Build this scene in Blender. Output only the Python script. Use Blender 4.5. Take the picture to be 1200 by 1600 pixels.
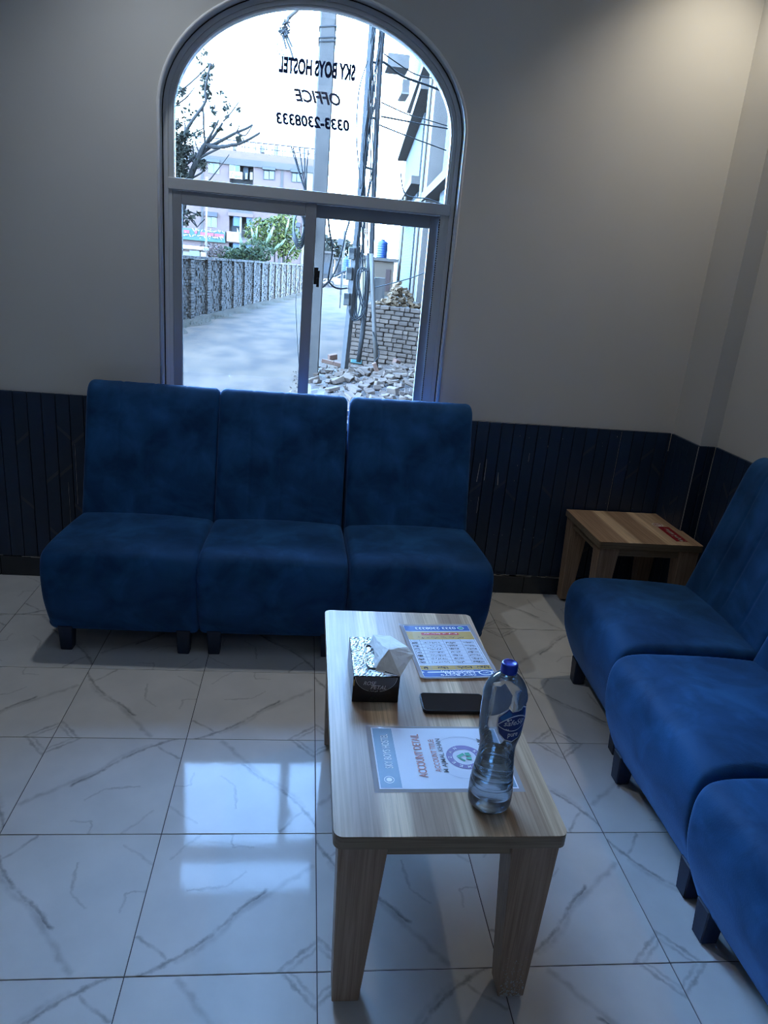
import bpy, math, random
from mathutils import Vector, Matrix
R = random.Random(7)
V = Vector
PI = math.pi
scn = bpy.context.scene
for o in list(bpy.data.objects): bpy.data.objects.remove(o)

# ------------------------------------------------------------------ camera
YAW, PITCH, ROLL, FPX, CAMZ = 0.123288669, 0.321120259, 0.0876077865, 1129.84161, 1.43201823
_f = V((math.sin(YAW)*math.cos(PITCH), math.cos(YAW)*math.cos(PITCH), -math.sin(PITCH)))
_r0 = V((math.cos(YAW), -math.sin(YAW), 0)); _u0 = _r0.cross(_f)
_r = _r0*math.cos(ROLL) + _u0*math.sin(ROLL); _u = _u0*math.cos(ROLL) - _r0*math.sin(ROLL)
CP = V((0, 0, CAMZ))
cam = bpy.data.cameras.new('camera'); camo = bpy.data.objects.new('camera', cam)
scn.collection.objects.link(camo); scn.camera = camo
cam.sensor_fit = 'VERTICAL'; cam.sensor_height = 36; cam.lens = FPX/1600*36
cam.clip_start = 0.05; cam.clip_end = 500
M = Matrix((( _r.x, _u.x, -_f.x, 0), (_r.y, _u.y, -_f.y, 0), (_r.z, _u.z, -_f.z, CAMZ), (0, 0, 0, 1)))
camo.matrix_world = M
def ray(x, y): return _f*FPX + _r*(x-600) - _u*(y-800)
def at(x, y, Y):
    d = ray(x, y); return CP + d*(Y/d.y)
def atz(x, y, z):
    d = ray(x, y); return CP + d*((z-CAMZ)/d.z)

# ------------------------------------------------------------------ world, sun, lamps, exposure
SKY = 66.0
w = bpy.data.worlds.new('sky'); scn.world = w; w.use_nodes = True
nt = w.node_tree; bg = nt.nodes['Background']
tc = nt.nodes.new('ShaderNodeTexCoord'); sp = nt.nodes.new('ShaderNodeSeparateXYZ')
cr = nt.nodes.new('ShaderNodeValToRGB')
nt.links.new(tc.outputs['Generated'], sp.inputs[0]); nt.links.new(sp.outputs['Z'], cr.inputs[0])
cr.color_ramp.elements[0].position = 0.0; cr.color_ramp.elements[0].color = (0.31, 0.57, 1.0, 1)
cr.color_ramp.elements[1].position = 0.7; cr.color_ramp.elements[1].color = (0.10, 0.20, 0.40, 1)
nt.links.new(cr.outputs[0], bg.inputs[0]); bg.inputs[1].default_value = SKY
def light(name, kind, loc, energy, color, size=None, to=None, **k):
    l = bpy.data.lights.new(name, kind); l.energy = energy; l.color = color
    for a, b in k.items(): setattr(l, a, b)
    if size and kind == 'AREA': l.size = size
    o = bpy.data.objects.new(name, l); scn.collection.objects.link(o); o.location = loc
    if to is not None: o.rotation_euler = (V(to)-V(loc)).to_track_quat('-Z', 'Y').to_euler()
    return o
SUN_DIR = V((0.75, -0.42, 0.55))
light('sun', 'SUN', (0, 0, 30), 3.0, (1, 0.93, 0.80), to=V((0, 0, 30))-SUN_DIR, angle=0.01)
WARM = (1.0, 0.90, 0.72)
light('ceiling_downlight', 'SPOT', (1.50, 2.78, 2.9), 26, WARM, to=(1.52, 2.86, 0), spot_size=1.9, spot_blend=0.9, shadow_soft_size=0.04)
light('ceiling_downlight', 'SPOT', (-0.62, 2.68, 2.9), 27, (0.86, 0.93, 1.0), to=(-0.45, 2.4, 0), spot_size=2.0, spot_blend=1.0, shadow_soft_size=0.05)
light('ceiling_fill', 'AREA', (0.0, 1.5, 2.93), 2.5, (0.66, 0.82, 1.0), size=0.9, to=(0.0, 1.5, 0))  # added fill lamp lifting walls and floor, not a known fixture
light('ceiling_fill', 'AREA', (0.3, -1.4, 2.93), 3, (0.8, 0.88, 1.0), size=1.2, to=(0.3, -1.4, 0))  # weak fill added at the rear of the room
scn.view_settings.view_transform = 'Standard'; scn.view_settings.look = 'None'
scn.view_settings.gamma = 1; scn.view_settings.use_curve_mapping = False
scn.view_settings.exposure = 0.14
cy = scn.cycles
cy.use_denoising = True; cy.filter_width = 0.9; cy.max_bounces = 12; cy.transparent_max_bounces = 24
cy.caustics_refractive = False; cy.caustics_reflective = False; cy.sample_clamp_indirect = 6

# ------------------------------------------------------------------ materials
def new_mat(name):
    m = bpy.data.materials.new(name); m.use_nodes = True
    return m, m.node_tree, m.node_tree.nodes['Principled BSDF']
def N(nt, t, **k):
    n = nt.nodes.new('ShaderNode'+t)
    for a, b in k.items(): setattr(n, a, b)
    return n
def L(nt, a, b): nt.links.new(a, b)
def vary(nt, coord, scale, c1, c2, detail=4, lo=0.35, hi=0.65, dist=0.0):
    n = N(nt, 'TexNoise'); n.inputs['Scale'].default_value = scale; n.inputs['Detail'].default_value = detail
    n.inputs['Distortion'].default_value = dist
    L(nt, coord, n.inputs['Vector'])
    r = N(nt, 'ValToRGB'); r.color_ramp.elements[0].position = lo; r.color_ramp.elements[1].position = hi
    r.color_ramp.elements[0].color = (*c1, 1); r.color_ramp.elements[1].color = (*c2, 1)
    L(nt, n.outputs['Fac'], r.inputs['Fac']); return r, n
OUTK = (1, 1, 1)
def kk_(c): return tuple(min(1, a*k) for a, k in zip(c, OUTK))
def mat(name, c, rough=0.5, c2=None, scale=8, metal=0, bump=0, bscale=None, spec=0.5, sheen=0, coat=0, lo=0.35, hi=0.65, stretch=None, emit=0):
    c = kk_(c); c2 = kk_(c2) if c2 else None
    m, nt, b = new_mat(name)
    b.inputs['Base Color'].default_value = (*c, 1); b.inputs['Roughness'].default_value = rough
    b.inputs['Metallic'].default_value = metal; b.inputs['Specular IOR Level'].default_value = spec
    if coat: b.inputs['Coat Weight'].default_value = coat; b.inputs['Coat Roughness'].default_value = 0.05
    if c2 is not None or bump:
        tc = N(nt, 'TexCoord'); co = tc.outputs['Object']
        if stretch:
            mp = N(nt, 'Mapping'); mp.inputs['Scale'].default_value = stretch; L(nt, co, mp.inputs[0]); co = mp.outputs[0]
    if c2 is not None:
        r, n = vary(nt, co, scale, c, c2, lo=lo, hi=hi); L(nt, r.outputs[0], b.inputs['Base Color'])
    if bump:
        n2 = N(nt, 'TexNoise'); n2.inputs['Scale'].default_value = bscale or scale*6; n2.inputs['Detail'].default_value = 5
        L(nt, co, n2.inputs['Vector']); bp = N(nt, 'Bump'); bp.inputs['Strength'].default_value = bump; bp.inputs['Distance'].default_value = 0.01
        L(nt, n2.outputs['Fac'], bp.inputs['Height']); L(nt, bp.outputs[0], b.inputs['Normal'])
    return m
def island_mat(name, c1, c2, c3, rough=0.85, dust=None):
    c1, c2, c3 = kk_(c1), kk_(c2), kk_(c3)
    m, nt, b = new_mat(name)
    g = N(nt, 'NewGeometry'); oi = N(nt, 'ObjectInfo')
    a = N(nt, 'Math', operation='ADD'); L(nt, g.outputs['Random Per Island'], a.inputs[0]); L(nt, oi.outputs['Random'], a.inputs[1])
    fr = N(nt, 'Math', operation='FRACT'); L(nt, a.outputs[0], fr.inputs[0])
    r = N(nt, 'ValToRGB'); e = r.color_ramp.elements; e[0].color = (*c1, 1); e[1].color = (*c3, 1); x = e.new(0.5); x.color = (*c2, 1)
    L(nt, fr.outputs[0], r.inputs[0])
    tc = N(nt, 'TexCoord'); n = N(nt, 'TexNoise'); n.inputs['Scale'].default_value = 6; n.inputs['Detail'].default_value = 6
    L(nt, tc.outputs['Object'], n.inputs['Vector'])
    mx = N(nt, 'MixRGB'); mx.blend_type = 'MULTIPLY'; mx.inputs[0].default_value = 0.6
    rr = N(nt, 'ValToRGB'); rr.color_ramp.elements[0].position = .3; rr.color_ramp.elements[0].color = (.45, .45, .45, 1); rr.color_ramp.elements[1].position = .6
    L(nt, n.outputs['Fac'], rr.inputs[0]); L(nt, r.outputs[0], mx.inputs[1]); L(nt, rr.outputs[0], mx.inputs[2])
    L(nt, mx.outputs[0], b.inputs['Base Color']); b.inputs['Roughness'].default_value = rough; b.inputs['Specular IOR Level'].default_value = .2
    return m
def wood(name, bands, axis='Y', across='X', dark=1.0, bscale=1.0, rough=0.32):
    # bands: list of (position 0..1, colour) laid across; grain runs along axis
    m, nt, b = new_mat(name)
    tc = N(nt, 'TexCoord'); sp = N(nt, 'SeparateXYZ'); L(nt, tc.outputs['Object'], sp.inputs[0])
    mp = N(nt, 'Mapping'); s = [110, 110, 110]
    s['XYZ'.index(axis)] = 2.2; mp.inputs['Scale'].default_value = s; L(nt, tc.outputs['Object'], mp.inputs[0])
    n = N(nt, 'TexNoise'); n.inputs['Scale'].default_value = 1.6; n.inputs['Detail'].default_value = 8; n.inputs['Distortion'].default_value = .7
    L(nt, mp.outputs[0], n.inputs['Vector'])
    mp2 = N(nt, 'Mapping'); s2 = [9*bscale]*3; s2['XYZ'.index(axis)] = 1.1; mp2.inputs['Scale'].default_value = s2; L(nt, tc.outputs['Object'], mp2.inputs[0])
    wv = N(nt, 'TexNoise'); wv.inputs['Scale'].default_value = 1; wv.inputs['Detail'].default_value = 2; L(nt, mp2.outputs[0], wv.inputs['Vector'])
    rg = N(nt, 'Math', operation='MULTIPLY'); rg.inputs[1].default_value = 28; L(nt, wv.outputs['Fac'], rg.inputs[0])
    sn = N(nt, 'Math', operation='SINE'); L(nt, rg.outputs[0], sn.inputs[0])
    wob = N(nt, 'Math', operation='MULTIPLY_ADD'); wob.inputs[1].default_value = 0.0; L(nt, n.outputs['Fac'], wob.inputs[0]); L(nt, sp.outputs[across], wob.inputs[2])
    ramp = N(nt, 'ValToRGB'); ramp.color_ramp.interpolation = 'LINEAR'
    els = ramp.color_ramp.elements
    P = []
    for i, (p, c) in enumerate(bands):
        P.append((p, c))
        if i+1 < len(bands): P.append((bands[i+1][0]-0.012, c))
    els[0].position = P[0][0]; els[0].color = (*P[0][1], 1); els[1].position = P[-1][0]; els[1].color = (*P[-1][1], 1)
    for p, c in P[1:-1]: x = els.new(p); x.color = (*c, 1)
    L(nt, wob.outputs[0], ramp.inputs[0])
    gr = N(nt, 'ValToRGB'); gr.color_ramp.elements[0].position = .35; gr.color_ramp.elements[0].color = (.56*dark, .53*dark, .50*dark, 1)
    gr.color_ramp.elements[1].position = .62; gr.color_ramp.elements[1].color = (1*dark, 1*dark, 1*dark, 1); L(nt, n.outputs['Fac'], gr.inputs[0])
    mx = N(nt, 'MixRGB'); mx.blend_type = 'MULTIPLY'; mx.inputs[0].default_value = .68; L(nt, ramp.outputs[0], mx.inputs[1]); L(nt, gr.outputs[0], mx.inputs[2])
    g2 = N(nt, 'ValToRGB'); g2.color_ramp.elements[0].color = (.86, .84, .82, 1); L(nt, sn.outputs[0], g2.inputs[0])
    mx2 = N(nt, 'MixRGB'); mx2.blend_type = 'MULTIPLY'; mx2.inputs[0].default_value = .8; L(nt, mx.outputs[0], mx2.inputs[1]); L(nt, g2.outputs[0], mx2.inputs[2])
    L(nt, mx2.outputs[0], b.inputs['Base Color']); b.inputs['Roughness'].default_value = rough; b.inputs['Specular IOR Level'].default_value = .22
    return m
W1, W2, W3 = (.74, .56, .39), (.42, .29, .205), (.56, .41, .285)
M_top = wood('coffee_table_wood', [(0, W3), (.04, W2), (.10, W1), (.155, W2), (.24, W3), (.30, W1), (.345, W2), (.42, W3)])
M_stop = wood('side_table_wood', [(0, W2), (.13, W1), (.19, W2), (.30, W1), (.335, W3), (.42, W2)])
M_leg = wood('table_leg_wood', [(0, W2), (1, W2)], axis='Z')
M_edge = wood('table_edge_wood', [(0, (.33, .25, .17)), (1, (.33, .25, .17))], axis='X')
M_wall = mat('painted_plaster', (.66, .65, .625), .62, c2=(.71, .70, .675), scale=1.2, bump=.12, bscale=5)
M_reveal = mat('white_reveal_paint', (.93, .94, .95), .28)
M_ceil = mat('ceiling_paint', (.75, .74, .72), .8)
M_alu = mat('window_aluminium', (.62, .64, .66), .38, metal=.1)
M_sash = mat('sash_aluminium', (.34, .36, .39), .4, metal=.1)
M_black = mat('black_plastic', (.012, .012, .014), .4)
M_rub = mat('black_rubber', (.02, .02, .02), .7)
M_grout = mat('grout', (.10, .10, .11), .8)
M_sill = mat('sill_stone', (.70, .71, .72), .25)
M_skirt = mat('dark_skirting_tile', (.018, .026, .038), .22, c2=(.028, .038, .055), scale=4)
M_dado = mat('navy_panel', (.010, .026, .060), .42, c2=(.014, .034, .075), scale=3, bump=.05)
M_dband = mat('navy_panel_diagonal', (.040, .052, .075), .35)
M_dgroove = mat('navy_panel_groove', (.05, .06, .085), .6)
M_scuff = mat('white_scuff', (.42, .42, .42), .8)
# velvet
M_velvet, nt, b = new_mat('blue_velvet')
tc = N(nt, 'TexCoord'); r_, n_ = vary(nt, tc.outputs['Object'], 7, (.006, .044, .125), (.018, .095, .250), detail=5, lo=.33, hi=.72, dist=.6)
nap_, nn_ = vary(nt, tc.outputs['Object'], 3.6, (.66, .66, .68), (1.28, 1.28, 1.22), detail=7, lo=.46, hi=.56, dist=1.6)
nm_ = N(nt, 'MixRGB'); nm_.blend_type = 'MULTIPLY'; nm_.inputs[0].default_value = .42; L(nt, r_.outputs[0], nm_.inputs[1]); L(nt, nap_.outputs[0], nm_.inputs[2])
L(nt, nm_.outputs[0], b.inputs['Base Color']); b.inputs['Roughness'].default_value = .72
b.inputs['Specular IOR Level'].default_value = .15
b.inputs['Sheen Weight'].default_value = .42; b.inputs['Sheen Roughness'].default_value = .35; b.inputs['Sheen Tint'].default_value = (.22, .45, .95, 1)
n2 = N(nt, 'TexNoise'); n2.inputs['Scale'].default_value = 260; bp_ = N(nt, 'Bump'); bp_.inputs['Strength'].default_value = .12; bp_.inputs['Distance'].default_value = .004
L(nt, tc.outputs['Object'], n2.inputs['Vector']); L(nt, n2.outputs['Fac'], bp_.inputs['Height']); L(nt, bp_.outputs[0], b.inputs['Normal'])
M_sleg = mat('dark_blue_leg', (.006, .020, .055), .5)
# thin clear sheets
def clear(name, tint=(1, 1, 1), rough=0.0, gloss=1.0, ior=1.45, body=None, bodyfac=0.0):
    m = bpy.data.materials.new(name); m.use_nodes = True; nt = m.node_tree
    for n in list(nt.nodes): nt.nodes.remove(n)
    out = N(nt, 'OutputMaterial'); tr = N(nt, 'BsdfTransparent'); gl = N(nt, 'BsdfGlossy'); mx = N(nt, 'MixShader'); fr = N(nt, 'Fresnel')
    tr.inputs[0].default_value = (*tint, 1); gl.inputs['Roughness'].default_value = rough; gl.inputs[0].default_value = (gloss, gloss, gloss, 1)
    fr.inputs[0].default_value = ior; L(nt, fr.outputs[0], mx.inputs[0]); L(nt, tr.outputs[0], mx.inputs[1]); L(nt, gl.outputs[0], mx.inputs[2])
    last = mx.outputs[0]
    if body:
        df = N(nt, 'BsdfDiffuse'); df.inputs[0].default_value = (*body, 1); m2 = N(nt, 'MixShader'); m2.inputs[0].default_value = bodyfac
        L(nt, last, m2.inputs[1]); L(nt, df.outputs[0], m2.inputs[2]); last = m2.outputs[0]
    L(nt, last, out.inputs[0]); return m
M_pane = clear('window_glass', (.95, .975, .98), ior=1.35)
M_petb = clear('clear_bottle_plastic', (.93, .965, 1.0), rough=.03, ior=1.55, body=(.80, .90, 1.0), bodyfac=.08)
M_lam = clear('laminate_film', (.97, .98, 1.0), rough=.06, ior=1.5, body=(.85, .88, .95), bodyfac=.32)
M_water = bpy.data.materials.new('water'); M_water.use_nodes = True; nt = M_water.node_tree
for n in list(nt.nodes): nt.nodes.remove(n)
out = N(nt, 'OutputMaterial'); tr_ = N(nt, 'BsdfTransparent'); tr_.inputs[0].default_value = (.93, .97, 1, 1); rf = N(nt, 'BsdfRefraction'); rf.inputs['IOR'].default_value = 1.33; rf.inputs[0].default_value = (.9, .97, 1, 1)
gl_ = N(nt, 'BsdfGlossy'); gl_.inputs['Roughness'].default_value = .02; m1_ = N(nt, 'MixShader'); m1_.inputs[0].default_value = .72; m2_ = N(nt, 'MixShader'); fr_ = N(nt, 'Fresnel'); fr_.inputs[0].default_value = 1.33
L(nt, tr_.outputs[0], m1_.inputs[1]); L(nt, rf.outputs[0], m1_.inputs[2]); L(nt, fr_.outputs[0], m2_.inputs[0]); L(nt, m1_.outputs[0], m2_.inputs[1]); L(nt, gl_.outputs[0], m2_.inputs[2]); L(nt, m2_.outputs[0], out.inputs[0])
# floor tile: the veining of one tile, repeated and turned tile by tile
M_tile, nt, b = new_mat('marble_tile')
tc = N(nt, 'TexCoord'); co = tc.outputs['Object']
sc = N(nt, 'VectorMath', operation='SCALE'); sc.inputs['Scale'].default_value = 2.5; L(nt, co, sc.inputs[0])
def warp(scale, amt):
    n = N(nt, 'TexNoise'); n.inputs['Scale'].default_value = scale; n.inputs['Detail'].default_value = 6; n.inputs['Roughness'].default_value = .6
    L(nt, sc.outputs[0], n.inputs['Vector'])
    s = N(nt, 'VectorMath', operation='SUBTRACT'); s.inputs[1].default_value = (.5, .5, .5); L(nt, n.outputs['Color'], s.inputs[0])
    m_ = N(nt, 'VectorMath', operation='MULTIPLY'); m_.inputs[1].default_value = (amt, amt, 0); L(nt, s.outputs[0], m_.inputs[0])
    a = N(nt, 'VectorMath', operation='ADD'); L(nt, sc.outputs[0], a.inputs[0]); L(nt, m_.outputs[0], a.inputs[1]); return a.outputs[0]
wp = warp(5, .10); wq = warp(16, .06)
def seg(src, p, q, wd, st):
    p = V((*p, 0)); q = V((*q, 0)); ba = q-p
    s = N(nt, 'VectorMath', operation='SUBTRACT'); s.inputs[1].default_value = p; L(nt, src, s.inputs[0])
    fl = N(nt, 'VectorMath', operation='MULTIPLY'); fl.inputs[1].default_value = (1, 1, 0); L(nt, s.outputs[0], fl.inputs[0])
    d = N(nt, 'VectorMath', operation='DOT_PRODUCT'); d.inputs[1].default_value = ba/ba.length_squared; L(nt, fl.outputs[0], d.inputs[0])
    cl = N(nt, 'Clamp'); L(nt, d.outputs['Value'], cl.inputs[0])
    k = N(nt, 'VectorMath', operation='SCALE'); k.inputs[0].default_value = ba; L(nt, cl.outputs[0], k.inputs['Scale'])
    dd = N(nt, 'VectorMath', operation='DISTANCE'); L(nt, fl.outputs[0], dd.inputs[0]); L(nt, k.outputs[0], dd.inputs[1])
    mr = N(nt, 'MapRange'); mr.interpolation_type = 'SMOOTHSTEP'; mr.inputs['From Min'].default_value = 0; mr.inputs['From Max'].default_value = wd
    mr.inputs['To Min'].default_value = st; mr.inputs['To Max'].default_value = 0; L(nt, dd.outputs['Value'], mr.inputs['Value'])
    return mr.outputs[0]
def chain(src, pts, wd, st):
    return [seg(src, pts[i], pts[i+1], wd, st) for i in range(len(pts)-1)]
S = []
S += chain(wq, [(-.43, -.5), (-.24, -.40), (-.1, -.28), (.05, -.10), (.20, .04)], .022, .95)
S += chain(wp, [(-.24, -.42), (-.08, -.28), (.07, -.11), (.47, .22)], .035, .45)
S += chain(wp, [(-.5, -.26), (-.4, -.33), (-.31, -.41)], .018, .6)
S += chain(wq, [(.07, .19), (-.04, .07), (-.26, .05)], .014, .45)
S += chain(wq, [(.09, .38), (-.03, .39), (-.05, .5)], .014, .45)
S += chain(wq, [(-.25, .5), (-.4, .29)], .014, .4)
S += chain(wq, [(.29, -.5), (.5, -.31)], .020, .62)
S += chain(wq, [(.34, -.5), (.5, -.36)], .016, .40)
acc = S[0]
for s_ in S[1:]:
    mx_ = N(nt, 'Math', operation='MAXIMUM'); L(nt, acc, mx_.inputs[0]); L(nt, s_, mx_.inputs[1]); acc = mx_.outputs[0]
br = N(nt, 'TexNoise'); br.inputs['Scale'].default_value = 9; br.inputs['Detail'].default_value = 8; L(nt, sc.outputs[0], br.inputs['Vector'])
bm = N(nt, 'MapRange'); bm.inputs['From Min'].default_value = .3; bm.inputs['From Max'].default_value = .62; bm.inputs['To Min'].default_value = .12; bm.inputs['To Max'].default_value = .82; L(nt, br.outputs['Fac'], bm.inputs['Value'])
vm = N(nt, 'Math', operation='MULTIPLY'); L(nt, acc, vm.inputs[0]); L(nt, bm.outputs[0], vm.inputs[1])
cl1, _n = vary(nt, sc.outputs[0], 2.5, (.66, .67, .68), (.74, .745, .75))
mx = N(nt, 'MixRGB'); mx.inputs[2].default_value = (.17, .18, .20, 1); L(nt, vm.outputs[0], mx.inputs[0]); L(nt, cl1.outputs[0], mx.inputs[1])
L(nt, mx.outputs[0], b.inputs['Base Color']); b.inputs['Roughness'].default_value = .05; b.inputs['Specular IOR Level'].default_value = .17
nb = N(nt, 'TexNoise'); nb.inputs['Scale'].default_value = 26; nb.inputs['Detail'].default_value = 2; L(nt, sc.outputs[0], nb.inputs['Vector'])
bb = N(nt, 'Bump'); bb.inputs['Strength'].default_value = .035; bb.inputs['Distance'].default_value = .003; L(nt, nb.outputs['Fac'], bb.inputs['Height']); L(nt, bb.outputs[0], b.inputs['Normal'])
# outdoors: base colours darkened below their own, offsetting the boosted sky's light
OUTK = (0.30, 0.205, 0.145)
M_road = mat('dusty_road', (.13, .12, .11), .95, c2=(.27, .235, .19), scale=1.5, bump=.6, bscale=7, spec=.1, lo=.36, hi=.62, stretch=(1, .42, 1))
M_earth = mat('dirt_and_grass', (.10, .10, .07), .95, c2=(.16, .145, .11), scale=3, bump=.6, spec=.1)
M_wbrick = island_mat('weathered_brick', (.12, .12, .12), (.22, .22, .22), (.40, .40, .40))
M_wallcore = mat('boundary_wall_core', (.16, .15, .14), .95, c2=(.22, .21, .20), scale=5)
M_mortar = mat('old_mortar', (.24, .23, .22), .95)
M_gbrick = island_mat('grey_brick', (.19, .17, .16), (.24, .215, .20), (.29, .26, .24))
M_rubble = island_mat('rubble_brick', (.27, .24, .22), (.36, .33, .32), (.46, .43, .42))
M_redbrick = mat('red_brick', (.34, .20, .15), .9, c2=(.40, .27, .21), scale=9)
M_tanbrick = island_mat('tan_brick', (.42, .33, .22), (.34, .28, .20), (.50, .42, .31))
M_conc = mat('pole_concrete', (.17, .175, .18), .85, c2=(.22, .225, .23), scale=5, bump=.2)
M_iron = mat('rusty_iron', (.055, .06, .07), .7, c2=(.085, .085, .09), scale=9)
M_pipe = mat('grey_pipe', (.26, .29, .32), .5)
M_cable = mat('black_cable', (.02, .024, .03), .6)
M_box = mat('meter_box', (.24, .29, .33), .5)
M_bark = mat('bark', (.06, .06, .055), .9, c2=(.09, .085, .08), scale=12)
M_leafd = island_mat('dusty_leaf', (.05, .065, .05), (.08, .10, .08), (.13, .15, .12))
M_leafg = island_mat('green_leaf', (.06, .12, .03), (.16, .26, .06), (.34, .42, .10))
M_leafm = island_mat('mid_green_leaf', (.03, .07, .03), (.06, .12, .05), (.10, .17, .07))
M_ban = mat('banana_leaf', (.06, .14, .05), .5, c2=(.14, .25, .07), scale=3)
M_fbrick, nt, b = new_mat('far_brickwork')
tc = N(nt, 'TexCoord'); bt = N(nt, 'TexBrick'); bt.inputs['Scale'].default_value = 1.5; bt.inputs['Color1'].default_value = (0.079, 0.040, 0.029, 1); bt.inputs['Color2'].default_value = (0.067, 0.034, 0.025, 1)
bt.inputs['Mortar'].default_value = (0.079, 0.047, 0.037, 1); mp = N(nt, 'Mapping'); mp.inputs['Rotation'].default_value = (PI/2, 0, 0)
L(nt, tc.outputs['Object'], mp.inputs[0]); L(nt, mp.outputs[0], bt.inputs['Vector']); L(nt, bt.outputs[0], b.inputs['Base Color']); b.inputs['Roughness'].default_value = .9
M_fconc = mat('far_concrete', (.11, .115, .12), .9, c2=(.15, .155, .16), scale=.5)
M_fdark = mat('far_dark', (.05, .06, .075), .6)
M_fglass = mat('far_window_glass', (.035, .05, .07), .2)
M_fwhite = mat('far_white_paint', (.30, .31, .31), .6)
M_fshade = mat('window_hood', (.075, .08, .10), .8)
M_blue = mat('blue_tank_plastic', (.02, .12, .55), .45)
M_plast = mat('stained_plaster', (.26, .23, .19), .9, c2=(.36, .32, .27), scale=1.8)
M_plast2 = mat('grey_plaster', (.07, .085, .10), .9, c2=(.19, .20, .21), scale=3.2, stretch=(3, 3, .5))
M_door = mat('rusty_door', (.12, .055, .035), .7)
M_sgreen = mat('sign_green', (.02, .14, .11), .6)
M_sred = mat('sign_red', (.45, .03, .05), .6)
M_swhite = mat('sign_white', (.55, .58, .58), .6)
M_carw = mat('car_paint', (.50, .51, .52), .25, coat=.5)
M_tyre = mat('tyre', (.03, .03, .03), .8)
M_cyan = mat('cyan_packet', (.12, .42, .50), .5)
OUTK = (1, 1, 1)
# small things
M_paper = mat('paper', (.62, .66, .76), .5)
M_inkblue = mat('ink_blue', (.03, .10, .34), .4)
M_inknavy = mat('ink_navy', (.018, .035, .17), .5)
M_inkgold = mat('ink_gold', (.52, .33, .09), .4)
M_inkred = mat('ink_red', (.55, .06, .06), .4)
M_inksalmon = mat('ink_faded_red', (.50, .21, .19), .5)
M_inkblack = mat('ink_black', (.03, .03, .04), .5)
M_inkteal = mat('ink_slate_blue', (.16, .27, .40), .4)
M_inkpurple = mat('ink_purple', (.22, .19, .42), .45)
M_inkgreen = mat('ink_green', (.05, .36, .24), .45)
M_inkline = mat('ink_thin_grey', (.22, .25, .33), .5)
M_inkwhite = mat('ink_white', (.80, .84, .88), .5)
M_carton = mat('black_carton', (.008, .010, .014), .3, coat=.3)
M_cgrey = mat('carton_grey_disc', (.13, .125, .13), .35)
M_csilver = mat('silver_ink', (.88, .88, .86), .4)
M_foil = mat('silver_film', (.30, .33, .36), .22, metal=.55, bump=1.0, bscale=42, c2=(.50, .54, .58), scale=30)
M_tissue = mat('white_tissue', (.74, .75, .74), .9)
M_tissue.node_tree.nodes['Principled BSDF'].inputs['Subsurface Weight'].default_value = 0.0
M_cap = mat('blue_cap', (.010, .045, .45), .35)
M_lblblue = mat('label_blue', (.015, .045, .24), .3)
M_lblmid = mat('label_mid_blue', (.02, .16, .45), .3)
M_lblpale = mat('label_back_side', (.16, .27, .50), .5)
M_lblpalew = mat('label_back_side_pale', (.36, .48, .68), .5)
M_screen = mat('phone_screen', (.006, .007, .009), .06, spec=.6)
M_phone = mat('phone_body', (.03, .032, .036), .3, metal=.6)
M_sticker = mat('sticker_red', (.22, .008, .018), .4)
M_stickw = mat('sticker_white', (.60, .55, .52), .5)

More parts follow.
